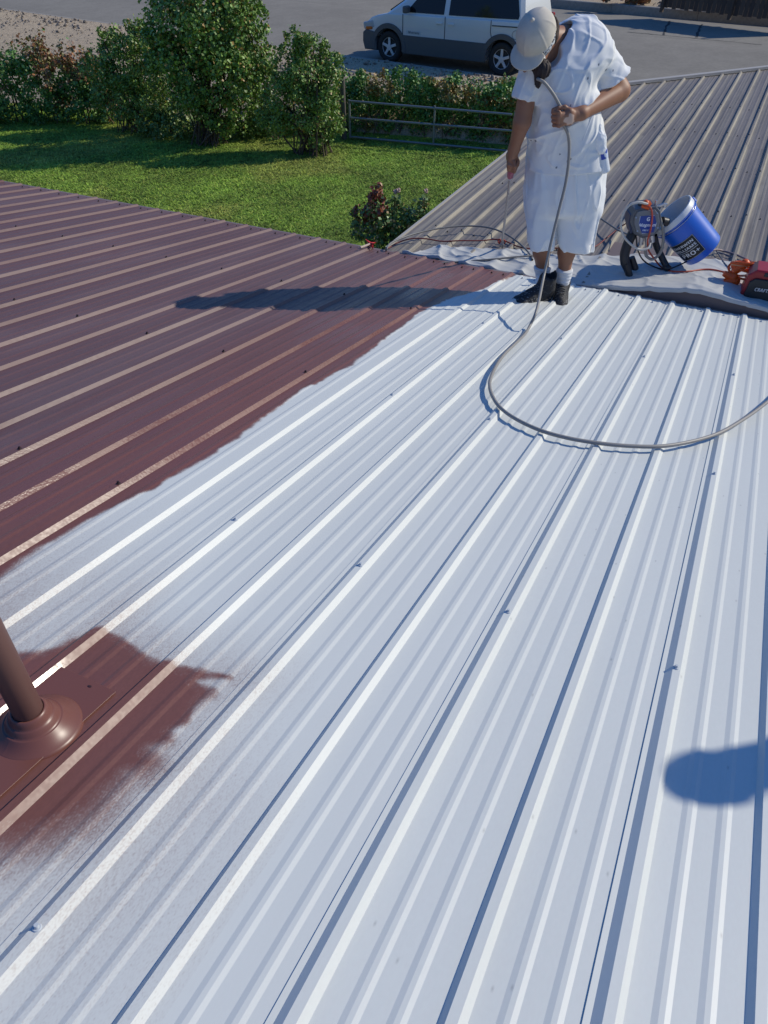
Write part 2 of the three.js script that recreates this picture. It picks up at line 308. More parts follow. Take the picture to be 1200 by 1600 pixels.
function roughTex(a0, w, h, len) {               // wet and fresh primer shines, chalky old sheet and the dry white coat less so
  return tex(w, h, (u, v, c, i, j) => {
    const a = a0 + u * PW, t = v * len, k = coatAt(a, t), fresh = sstep(-2.75, -2.1, a), wet = fresh * sstep(0.42, 0.62, vf(a * 2.2 + 9, t * 1.1, 3));
    let r = mix(0.5, 0.4, fresh) - 0.14 * wet + 0.12 * (vn(i * 0.4, j * 0.5, 1) - 0.5) + 0.06 * (vn(a * 120, t * 2, 0) - 0.5);
    if (a < -2.14 && a > -2.21 && t > 4.02 && t < 4.6) r = 0.24;
    if (a > -1.72 && t > 4.4) { r = 0.47 + 0.06 * (vn(i * 0.4, j * 0.5, 1) - 0.5); const w = t - 4.72 + 0.25 * (a + 1.45) + 0.04 * (vn(a * 90, t * 90, 2) - 0.5); if (a < -1.3) r = hash(i, j, 1) > 0.93 ? r : mix(r, 0.22, sstep(-0.02, 0.12, w)); }
    c[0] = c[1] = c[2] = clamp(mix(r, 0.5, k), 0.12, 0.9);
  }, false);
}
{
  const nPan = 28, first = -44;                       // lap ribs at even k
  const shared = { white: null, brown: [] };
  const wMat = []; for (let v = 0; v < 3; v++) wMat.push(roofM(tex(128, 1024, (u, w, c, i, j) => { const f = 1 + 0.04 * (vf(u * 3 + v * 20, w * 7, v) - 0.5) * 2 + 0.03 * (hash(i, j, 1) - 0.5) + (hash(i * 5, j * 3, 2) > 0.9996 ? -0.3 : 0); c[0] = SPRAY[0] * f; c[1] = SPRAY[1] * f; c[2] = SPRAY[2] * f; }), null, { roughness: 0.5 }));
  for (let p = 0; p < nPan; p++) {
    const k = first + p * 2, a0 = k * S + ROFF, vis = a0 > -7.2 && a0 < 0.9;
    const g = panelGeo(panelProfile(true), 0, ROOF_L, 26, PW, ROOF_L, { seed: p * 3.7 });
    let m;
    if (a0 > -0.75) m = wMat[p % 3];
    else if (a0 > -2.5) { const len = 6.4; m = roofM(panelTex(a0 - 0.0225, 512, 2048, len), roughTex(a0 - 0.0225, 256, 2048, len), { roughness: 1, ior: 1.58, ...(a0 < -1.9 ? { bumpMap: peelTex(a0 - 0.0225, 256, 2048, len), bumpScale: 0.0006 } : {}) }); const uv = g.attributes.uv; for (let i = 0; i < uv.count; i++) uv.setY(i, uv.getY(i) * ROOF_L / len); }
    else if (vis) m = roofM(panelTex(a0 - 0.0225, 160, 1024, ROOF_L), roughTex(a0 - 0.0225, 128, 1024, ROOF_L), { roughness: 1, ior: 1.72 });
    else { if (!shared.brown.length) shared.brown.push(roofM(panelTex(-7.5, 96, 512, ROOF_L), null, { roughness: 0.5 })); m = shared.brown[0]; }
    // freshly rolled primer beside the white coat is still glossy
    const mesh = part(house, 'roof_panel', g, m);
    mesh.position.set(a0, EAVE_Y, 0); mesh.rotation.x = -AL;
    // screws
    const put = (x, h, t, mm) => { const s = part(mesh, 'screw', screwG, mm); s.position.set(x, h, t); s.rotation.y = rnd() * 6; };
    if (vis) {
      for (let i = 0; i < 2; i++) for (const q of [-0.02, 0.128]) { const a = a0 + i * S + q; put(i * S + q + (i === 0 && q < 0 ? 0.003 : 0), 0.0012 + (q > 0 ? 0.0 : 0.0014 * (i === 0)), 0.085 + rr(-0.012, 0.012), coatAt(a, 0.09) > 0.5 ? screwWhite : screwBrown); }
      for (const t of [1.375, 2.7, 3.99, 5.27]) { const a = a0 + 0.018; put(0.018 + rr(-0.003, 0.003), RH + 0.002, t + rr(-0.01, 0.01), coatAt(a, t) > 0.4 ? screwWhite : screwBrown); }
    }
  }
  // trim along the eave, wall under it and the far gable walls
  const trimM = mat(0.24, 0.19, 0.18, 0.5), x0 = (first) * S - 0.1, x1 = 3.1 - RX, L = x1 - x0, cx = (x0 + x1) / 2;
  const ts = new THREE.Shape(); ts.moveTo(0, 0); ts.lineTo(0.045, 0.004); ts.lineTo(0.05, -0.01); ts.lineTo(0.05, -0.16); ts.lineTo(0.03, -0.165); ts.lineTo(0.03, -0.02); ts.lineTo(0, -0.02);
  const tg = new THREE.ExtrudeGeometry(ts, { depth: L, bevelEnabled: false }); tg.rotateY(Math.PI / 2); tg.translate(x0, EAVE_Y - 0.006, 0.02);
  part(house, 'eave_trim', tg, trimM);
  const wallM = mat(0.42, 0.38, 0.32, 0.9);
  const top = z => EAVE_Y + z * Math.tan(AL) - 0.12;
  part(house, 'wall', box(cx, (EAVE_Y - 0.1) / 2, 0.5, L - 0.6, EAVE_Y - 0.1, 0.15), wallM);
  for (const sx of [x0 + 0.35, x1 - 0.35]) { const s = new THREE.Shape(); s.moveTo(0.58, 0); s.lineTo(8.3, 0); s.lineTo(8.3, top(8.3)); s.lineTo(0.58, top(0.58)); const g = new THREE.ExtrudeGeometry(s, { depth: 0.15, bevelEnabled: false }); g.rotateY(-Math.PI / 2); g.translate(sx, 0, 0); part(house, 'wall', g, wallM); }
  part(house, 'wall', box(cx, top(8.3) / 2, 8.4, L - 0.6, top(8.3), 0.15), wallM);
  // plumbing vent with its flashing
  const vc = roofPt(-1.345, 4.955).sub(house.position); const vb = onRoof(58, 1137).sub(house.position);
  const vent = part(house, 'vent_pipe', (() => { const g = new THREE.CylinderGeometry(0.0325, 0.0325, 0.62, 40, 1, true), h = new THREE.CylinderGeometry(0.028, 0.028, 0.62, 32, 1, true), r = new THREE.RingGeometry(0.028, 0.0325, 40); r.rotateX(-Math.PI / 2); r.translate(0, 0.62, 0); g.translate(0, 0.31, 0); h.translate(0, 0.31, 0); return merge([g, h, r]); })(), mat(0.115, 0.056, 0.047, 0.5), 'round brown plumbing vent pipe');
  vent.position.copy(vb); vent.position.y -= 0.01;
  const bootM = mat(0.17, 0.065, 0.05, 0.36);
  const boot = lathe([[0.102, -0.004], [0.1, 0.004], [0.094, 0.008], [0.084, 0.015], [0.073, 0.027], [0.066, 0.036], [0.0635, 0.0385], [0.061, 0.0375], [0.058, 0.043], [0.053, 0.053], [0.049, 0.058], [0.0475, 0.0575], [0.045, 0.064], [0.0415, 0.074], [0.038, 0.08], [0.0345, 0.0815], [0.033, 0.078]].map(([r, y]) => [r, y * 0.86]), 56); { const p = boot.attributes.position; for (let i = 0; i < p.count; i++) p.setY(i, p.getY(i) + p.getZ(i) * Math.tan(AL) * clamp(1 - p.getY(i) / 0.078)); boot.computeVertexNormals(); };
  const bt = part(vent, 'pipe_boot', boot, bootM); bt.position.y = 0.012;
  const pl = part(vent, 'flashing_plate', (() => { const g = rbox(0, 0, 0, 0.186, 0.0022, 0.40, 0.001, 1); g.translate(-0.012, 0.0065, 0.03); g.rotateX(-AL); return g; })(), bootM); pl.position.y = 0.0085;
  { const nb = onRoof(140, 1074, 0.003).sub(house.position).sub(vent.position), nut = part(vent, 'sealed_screw', (() => { const g = ball(0, 0, 0, 0.006, 1.5, 0.8, 1, 10); return g; })(), mat(0.05, 0.02, 0.018, 0.3)); nut.position.copy(nb); }
}
// ---------------------------------------------------------------- low carport roof beyond the eave
const CZ = 5.475, crick = (X, Z) => 0.125 * Math.max(0, Math.min((X + 0.99) / 0.836, (0.91 - X) / 1.064)) * clamp(1 - (Z - 5.46) / 0.99);
const carport = thing('carport', 'low carport with a weathered grey-brown ribbed metal roof beyond the eave', 'carport', [-1, 0, -9]);
{
  const zFar = X => -Math.min(15.6, 12.16 + 1.246 * (X + 2.594));
  const mk = v => { const t = tex(256, 1024, (u, w, c, i, j) => {
    const x = u * 0.5, y = w * 10;
    const a = vf(x * 8 + v * 30, y * 0.7, 1), b = vn(x * 150 + v * 11, y * 1.7, 0), f = hash(i, j, 2), g = vn(x * 60, y * 9, 3);
    // lichen-tan weathering lies in streaks along the sheet, thickest beside the tall ribs
    const p = ((u * 2 + 0.03) % 1), st = (Math.exp(-(((p - 0.26) / 0.11) ** 2))) * (0.15 + 1.0 * a) + 0.35 * sstep(0.6, 0.8, vn(x * 26 + v * 5, y * 0.25, 2)) ;
    const k = 0.82 + 0.2 * (b - 0.5) + 0.35 * (a - 0.5) + 0.16 * (f - 0.5) + 0.14 * (g - 0.5), m = clamp(st * (0.75 + 0.5 * b));
    c[0] = mix(0.205, 0.36, m) * k; c[1] = mix(0.182, 0.322, m) * k; c[2] = mix(0.172, 0.25, m) * k;
  }); return roofM(t, null, { roughness: 0.62 }); };
  const ms = [mk(0), mk(1), mk(2)];
  const P0 = [[-0.166, 0]]; for (const q of [-0.082]) P0.push([q, 0], [q + 0.0115, 0.0038], [q + 0.0215, 0.0038], [q + 0.0325, 0]); P0.push([-0.012, 0]);
  const put = (P, X, m, sd) => {
    const g = panelGeo(P, 0, -CZ, 20, PW, 10, { start: x => zFar(X + x), seed: sd });
    const o = part(carport, 'roof_panel', g, m); o.position.set(X + 1, CPY, 9); 
    for (let r = 0; r < 5; r++) { const z = -6.1 - r * 1.45; for (const q of [-0.019, 0.13]) if (P.length > 10 && z > zFar(X) + 0.3) for (let i = 0; i < 2; i++) { const s = part(o, 'screw', screwG, screwGrey); s.position.set(i * S + q + (q < 0 ? 0.03 : 0), q < 0 ? RH + 0.012 : 0.001, z + rr(-0.02, 0.02)); } }
  };
  const cProf = panelProfile(true).map(([x, h]) => [x, h > 0.01 ? h + 0.011 : h]);
  put(P0, -2.428, ms[0], 3);
  for (let i = 0; i < 8; i++) { put(cProf, -2.428 + i * 2 * S, ms[i % 3], i * 5.1 + 20); }
  const trimM = mat(0.42, 0.39, 0.35, 0.55), dark = mat(0.09, 0.06, 0.055, 0.6);
  const A = V(-2.6, CPY, zFar(-2.6)), B = V(0.165, CPY, zFar(0.165)), bar = (a, b, w, h, y, m, name) => { const d = b.clone().sub(a), g = new THREE.BoxGeometry(w, h, d.length()); g.translate(0, 0, d.length() / 2); g.applyQuaternion(new THREE.Quaternion().setFromUnitVectors(V(0, 0, 1), d.normalize())); g.translate(a.x + 1, y, a.z + 9); return part(carport, name, g, m); };
  bar(A, B, 0.09, 0.03, CPY + 0.032, trimM, 'edge_trim');
  bar(B, V(1.42, CPY, -15.6), 0.09, 0.03, CPY + 0.031, trimM, 'edge_trim');
  bar(V(-2.61, 0, -5.52), V(-2.61, 0, zFar(-2.6) - 0.02), 0.022, 0.14, CPY - 0.058, trimM, 'edge_trim');
  bar(V(-2.56, 0, -5.7), V(-2.56, 0, zFar(-2.56) + 0.2), 0.045, 0.14, CPY - 0.1, dark, 'beam');
  bar(V(1.3, 0, -5.7), V(1.3, 0, -15), 0.045, 0.14, CPY - 0.1, dark, 'beam');
  for (const [x, z] of [[-2.5, -6.2], [-2.5, -9.2], [-2.5, -11.8], [1.3, -6.2], [1.3, -10.5], [1.3, -15]]) part(carport, 'post', box(x + 1, (CPY - 0.15) / 2, z + 9, 0.1, CPY - 0.15, 0.1), dark);
  // hump that sheds water, closed by a brown upright face
  const pos = [], idx = [], N = 40, R = 8, x0 = -0.99, x1 = 0.91;
  for (let r = 0; r <= R; r++) for (let i = 0; i <= N; i++) { const X = mix(x0, x1, i / N), Z = mix(5.468, 6.46, r / R); pos.push(X + 1, CPY + 0.004 + crick(X, Z), 9 - Z); if (r < R && i < N) { const k = r * (N + 1) + i; idx.push(k, k + 1, k + N + 1, k + 1, k + N + 2, k + N + 1); } }
  const o = pos.length / 3; for (let i = 0; i <= N; i++) { const X = mix(x0, x1, i / N); pos.push(X + 1, CPY + 0.004 + crick(X, 5.468), 9 - 5.468, X + 1, CPY - 0.14, 9 - 5.468); if (i < N) { const k = o + i * 2; idx.push(k, k + 1, k + 2, k + 1, k + 3, k + 2); } }
  const g = new THREE.BufferGeometry(); g.setAttribute('position', new THREE.Float32BufferAttribute(pos, 3)); g.setIndex(idx); g.computeVertexNormals();
  part(carport, 'roof_hump', toCreasedNormals(g, 0.5), mat(0.17, 0.13, 0.125, 0.6), 'low peaked hump closed by a brown face along the eave');
}
// drop cloth
const back = [[628, 399], [640, 396], [660, 388], [690, 379], [705, 384], [730, 383], [750, 386], [790, 388], [820, 385], [850, 393], [905, 395], [960, 397], [1000, 396], [1060, 400], [1117, 403], [1160, 408], [1200, 413], [1330, 428]].map(q => { const p = onY(q[0], q[1], CPY + 0.03); return [p.x, -p.z]; });
const backZ = X => { if (X <= back[0][0]) return back[0][1]; for (let i = 0; i < back.length - 1; i++) if (X <= back[i + 1][0]) return mix(back[i][1], back[i + 1][1], (X - back[i][0]) / (back[i + 1][0] - back[i][0])); return back[back.length - 1][1]; };
const tarpY = (X, Z) => {
  const ph = ((X + 2.428 - 0.018) / S), d = (ph - Math.round(ph)) * S, onR = Math.exp(-((d / 0.045) ** 2));
  const left = sstep(-0.7, -1.1, X), wr = fbm(X * 3.1, Z * 5.5, 1, 3), cr = 1 - Math.abs(nz(X * 4.2 + Z * 2.5, Z * 3.1 - X, 7)) * 2, cr2 = 1 - Math.abs(nz(X * 2.2 - Z * 4, Z * 5 + X, 3)) * 2;
  const flatC = crick(X, Z);
  return CPY + 0.0075 + flatC + (0.014 * onR) * mix(0.25, 1, left) + mix(0.014, 0.02, left) * Math.max(-0.2, wr + 0.1) + mix(0.008, 0.015, left) * Math.max(0, cr) ** 6 + mix(0.007, 0.010, left) * Math.max(0, cr2) ** 7 + 0.002;
};
const tarp = thing('drop_cloth', 'wrinkled pale grey drop cloth spread along the eave under the sprayer', 'drop cloth', [-1, CPY, -5.6]);
{
  const nx = 260, nzz = 60, pos = [], idx = [], X0 = -2.44, X1 = 1.0;
  for (let i = 0; i <= nx; i++) for (let j = -3; j <= nzz; j++) {
    const X = mix(X0, X1, i / nx), f = 5.462 + 0.012 * fbm(X * 5, 1, 1), b = Math.max(f + 0.01, backZ(X) + 0.02 * fbm(X * 7, 4, 2));
    let Z = mix(f, b, Math.max(0, j) / nzz), Y = tarpY(X, Z);
    if (j < 0) { const drop = mix(0.022, 0.03 + 0.012 * fbm(X * 4, 9, 9), sstep(-1.05, -0.8, X)); Y -= drop * -j / 3; Z -= 0.004 + 0.001 * -j; }
    if (j === nzz) Y -= 0.008;
    pos.push(X + 1, Y - CPY, 5.6 - Z);
    if (i < nx && j < nzz) { const m = nzz + 4, k = i * m + j + 3; idx.push(k, k + m, k + 1, k + 1, k + m, k + m + 1); }
  }
  const g = new THREE.BufferGeometry(); g.setAttribute('position', new THREE.Float32BufferAttribute(pos, 3)); g.setIndex(idx); g.computeVertexNormals();
  part(tarp, 'cloth', g, mat(0.5, 0.5, 0.48, 0.7, { side: THREE.DoubleSide }));
}
// ---------------------------------------------------------------- things on the roofs
const onTarp = (x, y, up = 0) => { let p = onY(x, y, CPY + 0.03); for (let i = 0; i < 6; i++) p = onY(x, y, (-p.z > 5.45 && -p.z < backZ(p.x) ? tarpY(p.x, -p.z) : CPY + 0.012) + up); return p; };
const cPts = (px, r, ex = {}) => px.map(q => { const p = onTarp(q[0], q[1], r + (q[2] || 0)); return p; });
const hoseM = mat(0.19, 0.185, 0.175, 0.5), cordM = mat(0.42, 0.045, 0.02, 0.5), cordDark = mat(0.20, 0.03, 0.02, 0.5);
function tubeThing(name, label, cat, pts, r, m, n = 120) { const b = pts[0]; const t = part(scene, name, tube(pts.map(p => p.clone().sub(b)), r, n, 8), m); t.position.copy(b); return tag(t, label, cat); }
tubeThing('paint_hose', 'grey paint hose arching over the carport roof left of the painter', 'hose', [onTarp(604, 393, -0.3), ...cPts([[604, 390, 0.02], [608, 382, 0.04], [625, 373, 0.05], [660, 362, 0.05], [700, 355, 0.05], [735, 353, 0.045], [765, 356, 0.04], [785, 363, 0.03], [805, 375, 0.02], [820, 388, 0.01], [829, 399, 0], [832, 406, 0]], 0.008)], 0.0075, hoseM);
tubeThing('paint_hose', 'grey paint hose lying over the drop cloth and running to the sprayer', 'hose', cPts([[690, 411], [725, 408.5], [765, 405.5], [800, 402, 0.005], [838, 398], [868, 385], [895, 360, 0.01], [915, 336, 0.03], [928, 336, 0.05], [945, 346, 0.05], [965, 359, 0.06], [985, 368, 0.1]], 0.008), 0.0075, hoseM);
tubeThing('extension_cord', 'red extension cord lying along the back edge of the drop cloth', 'cord', cPts([[606, 388], [622, 379], [642, 373, 0.02], [665, 373, 0.02], [690, 377, 0.01], [720, 376, 0.015], [752, 376, 0.01], [777, 374, 0.015], [790, 377, 0.01], [806, 384], [822, 388], [845, 388], [880, 388], [910, 391], [928, 386], [950, 370], [972, 353, 0.02], [990, 342, 0.1]], 0.006), 0.0055, cordDark);
{
  const b = onTarp(783, 381, 0.01), t = thing('cord_clip', 'red clip on the extension cord below the spray wand tip', 'clip', b.toArray());
  for (const s of [-1, 1]) { const g = new THREE.TorusGeometry(0.017, 0.005, 8, 20); g.rotateY(s * 0.5); g.translate(s * 0.016, 0.018, 0); part(t, 'loop', g, cordM); }
  part(t, 'grip', rbox(0, 0.012, 0.005, 0.035, 0.018, 0.02, 0.005), cordM);
}
// red-tipped stick poking out past the eave
{
  const a = onRoof(563, 387, 0.03), b = onPlane(579, 381, a.clone().add(V(0, 0.02, -0.12)), CH), t = thing('marker_stick', 'thin pale stick with a ragged red tip poking past the eave', 'stick', a.toArray());
  const d = b.clone().sub(a); part(t, 'shaft', rod([0, 0, 0], d, 0.009), mat(0.5, 0.4, 0.33, 0.7));
  reseed(3); const gs = []; for (let i = 0; i < 14; i++) { const q = V(rr(-1, 1), rr(-1, 1), rr(-1, 1)).normalize(); const g = new THREE.ConeGeometry(0.013, 0.05, 5); g.translate(0, 0.03, 0); g.applyQuaternion(new THREE.Quaternion().setFromUnitVectors(V(0, 1, 0), q)); gs.push(g); } const hd = part(t, 'red_tip', merge(gs), mat(0.6, 0.03, 0.03, 0.6)); hd.position.copy(d);
}
// airless sprayer
{
  const B = onTarp(1008, 425, 0), at = (x, y, w = 0) => onV(x, y, B, w).sub(B);
  const t = thing('paint_sprayer', 'grey and blue airless paint sprayer on black legs beside the blue bucket', 'paint sprayer', B.toArray());
  const grey = mat(0.17, 0.18, 0.2, 0.4), steel = mat(0.5, 0.5, 0.52, 0.3, { metalness: 0.8 }), black = mat(0.02, 0.021, 0.025, 0.45), navy = mat(0.02, 0.035, 0.09, 0.4), tubeM = mat(0.5, 0.48, 0.44, 0.45), fl = mat(0.62, 0.09, 0.01, 0.5);
  const X = CR.clone(), Zc = CH.clone().negate(), Y = V(0, 1, 0), basis = new THREE.Matrix4().makeBasis(X, Y, Zc);
  const L2 = (x, y, w) => { const p = at(x, y, w); return new THREE.Vector2(p.dot(X), p.y); };
  const slab = (pts, w0, w1, bev) => { const s = new THREE.Shape(pts.map(q => L2(q[0], q[1], w1))); const g = new THREE.ExtrudeGeometry(s, { depth: w1 - w0 - 2 * bev, bevelEnabled: true, bevelThickness: bev, bevelSize: bev, bevelOffset: -bev, bevelSegments: 3 }); g.translate(0, 0, w0 + bev); g.applyMatrix4(basis); return g; };
  part(t, 'motor_housing', slab([[985, 348], [987, 338], [993, 328], [1004, 325], [1026, 323], [1032, 330], [1034, 346], [1031, 358], [1022, 369], [1004, 373], [991, 366]], -0.12, 0.05, 0.007), mat(0.10, 0.108, 0.125, 0.45));
  part(t, 'front_cover', slab([[991, 350], [992, 339], [997, 331], [1005, 329], [1024, 328], [1029, 334], [1031, 347], [1029, 357], [1021, 367], [1005, 369], [995, 363]], 0.04, 0.062, 0.005), grey);
  part(t, 'bolt', merge([[994, 340], [1027, 333], [1028, 356], [996, 361]].map(q => rod(at(q[0], q[1], 0.06), at(q[0], q[1], 0.067), 0.006, 0.006, 6))), steel);
  const lt = (() => { const c = document.createElement('canvas'); c.width = 256; c.height = 256; const x = c.getContext('2d'); x.fillStyle = '#1b3f94'; x.fillRect(0, 0, 256, 256); x.strokeStyle = '#c9d2e4'; x.lineWidth = 8; x.strokeRect(4, 4, 248, 248); x.fillStyle = '#e8edf5'; x.textAlign = 'center'; x.font = 'bold 74px sans-serif'; x.fillText('G', 128, 82); x.font = 'italic bold 58px sans-serif'; x.fillText('Magnum', 128, 158); x.font = 'bold 30px sans-serif'; x.fillText('PRO X', 120, 222); const tt = new THREE.CanvasTexture(c); tt.colorSpace = THREE.SRGBColorSpace; return tt; })();
  { const pts = [[998, 350], [1000, 338], [1023, 336], [1026, 349], [1021, 363], [1003, 365]]; const s = new THREE.Shape(pts.map(q => L2(q[0], q[1], 0.064))), g = new THREE.ShapeGeometry(s); g.computeBoundingBox(); const bb = g.boundingBox, p = g.attributes.position, uv = g.attributes.uv; for (let i = 0; i < p.count; i++) uv.setXY(i, (p.getX(i) - bb.min.x) / (bb.max.x - bb.min.x), (p.getY(i) - bb.min.y) / (bb.max.y - bb.min.y)); g.translate(0, 0, 0.064); g.applyMatrix4(basis); part(t, 'label', g, new THREE.MeshStandardMaterial({ map: lt, roughness: 0.4 }), 'blue label with white lettering'); }
  part(t, 'side_cover', slab([[982, 350], [985, 336], [990, 333], [991, 362], [986, 366]], -0.1, 0.03, 0.008), navy);
  part(t, 'leg', merge([tube([at(990, 362, -0.02), at(982, 378, 0.0), at(976, 398, 0.02), at(977, 412, 0.03)], 0.036, 20, 12), rod(at(977, 410, 0.03), at(983, 428, 0.05), 0.036, 0.024)]), black);
  for (const [x, y, w] of [[981, 424, 0.05], [990, 414, 0.0]]) part(t, 'rubber_foot', merge([rod(at(x - 3, y - 12, w), at(x + 2, y + 5, w), 0.022, 0.027), ball(...at(x + 2, y + 5, w).toArray(), 0.028, 1, 0.6, 1)]), black);
  part(t, 'leg', tube([at(1022, 368, -0.05), at(1026, 385, -0.06), at(1034, 402, -0.04), at(1043, 420, 0.0)], 0.024, 20, 10), black);
  part(t, 'rubber_foot', ball(...at(1042, 418, 0).toArray(), 0.03, 1.2, 0.7, 1), black);
  part(t, 'pump', merge([rod(at(1012, 366, 0.0), at(1013, 388, 0.02), 0.026), rod(at(1003, 367, 0.02), at(1002, 382, 0.02), 0.017), rod(at(1018, 366, 0.03), at(1019, 378, 0.03), 0.02)]), steel);
  part(t, 'suction_tube', tube([at(1031, 340, 0.02), at(1036, 360, 0.02), at(1036, 380, 0.03), at(1031, 396, 0.03), at(1020, 405, 0.03), at(1010, 400, 0.04), at(1008, 390, 0.04)], 0.0105, 40), mat(0.25, 0.24, 0.22, 0.45));
  part(t, 'return_tube', tube([at(1012, 319, 0.05), at(998, 316, 0.06), at(983, 321, 0.07), at(973, 336, 0.08), at(970, 352, 0.09), at(974, 368, 0.1), at(986, 382, 0.1), at(1000, 390, 0.1), at(1012, 388, 0.09), at(1016, 380, 0.06)], 0.0085, 60), tubeM);
  part(t, 'power_cord', tube([at(994, 370, 0.02), at(996, 388, 0.03), at(1003, 404, 0.02), at(1020, 416, -0.03), at(1042, 421, -0.05), at(1064, 413, -0.04), at(1078, 406, -0.06)], 0.0055, 50), black);
  part(t, 'top_knob', merge([rod(at(1000, 331, -0.02), at(1004, 319, -0.02), 0.035, 0.03), ball(...at(1008, 320, -0.01).toArray(), 0.03)]), black);
  part(t, 'prime_valve', merge([rod(at(1022, 325, 0), at(1038, 319, 0.02), 0.012), rod(at(1024, 322, 0.01), at(1026, 313, 0.01), 0.009), rod(at(1038, 324, 0), at(1040, 318, 0), 0.016)]), steel);
  part(t, 'outlet_fitting', rod(at(1034, 345, 0.0), at(1042, 347, -0.02), 0.03), black);
  const kb = onTarp(1012, 320, 0);
  const w = thing('plug_coupler', 'orange plug ends knotted on top of the paint sprayer', 'plug', B.toArray());
  part(w, 'plug', merge([rod(at(1001, 328, 0.0), at(1012, 319, 0.02), 0.02, 0.026), rod(at(1012, 319, 0.02), at(1017, 316, 0.02), 0.026, 0.014)]), fl);
  part(w, 'plug', merge([rod(at(1003, 322, 0.03), at(1015, 325, 0.05), 0.018, 0.014)]), fl);
  part(w, 'plug', ball(...at(1009, 318, 0.02).toArray(), 0.026), fl);
  tubeThing('extension_cord', 'orange extension cord hanging down the front of the sprayer and across the cloth', 'cord', [at(1010, 322, 0.06), at(1016, 324, 0.08), at(1019, 336, 0.08), at(1017, 356, 0.09), at(1012, 376, 0.08), at(1013, 390, 0.05), at(1022, 404, 0.03)].map(p => p.add(B)).concat(cPts([[1036, 419], [1052, 424], [1075, 424], [1098, 421], [1112, 421], [1132, 425]], 0.007)), 0.006, mat(0.42, 0.06, 0.03, 0.5));
}
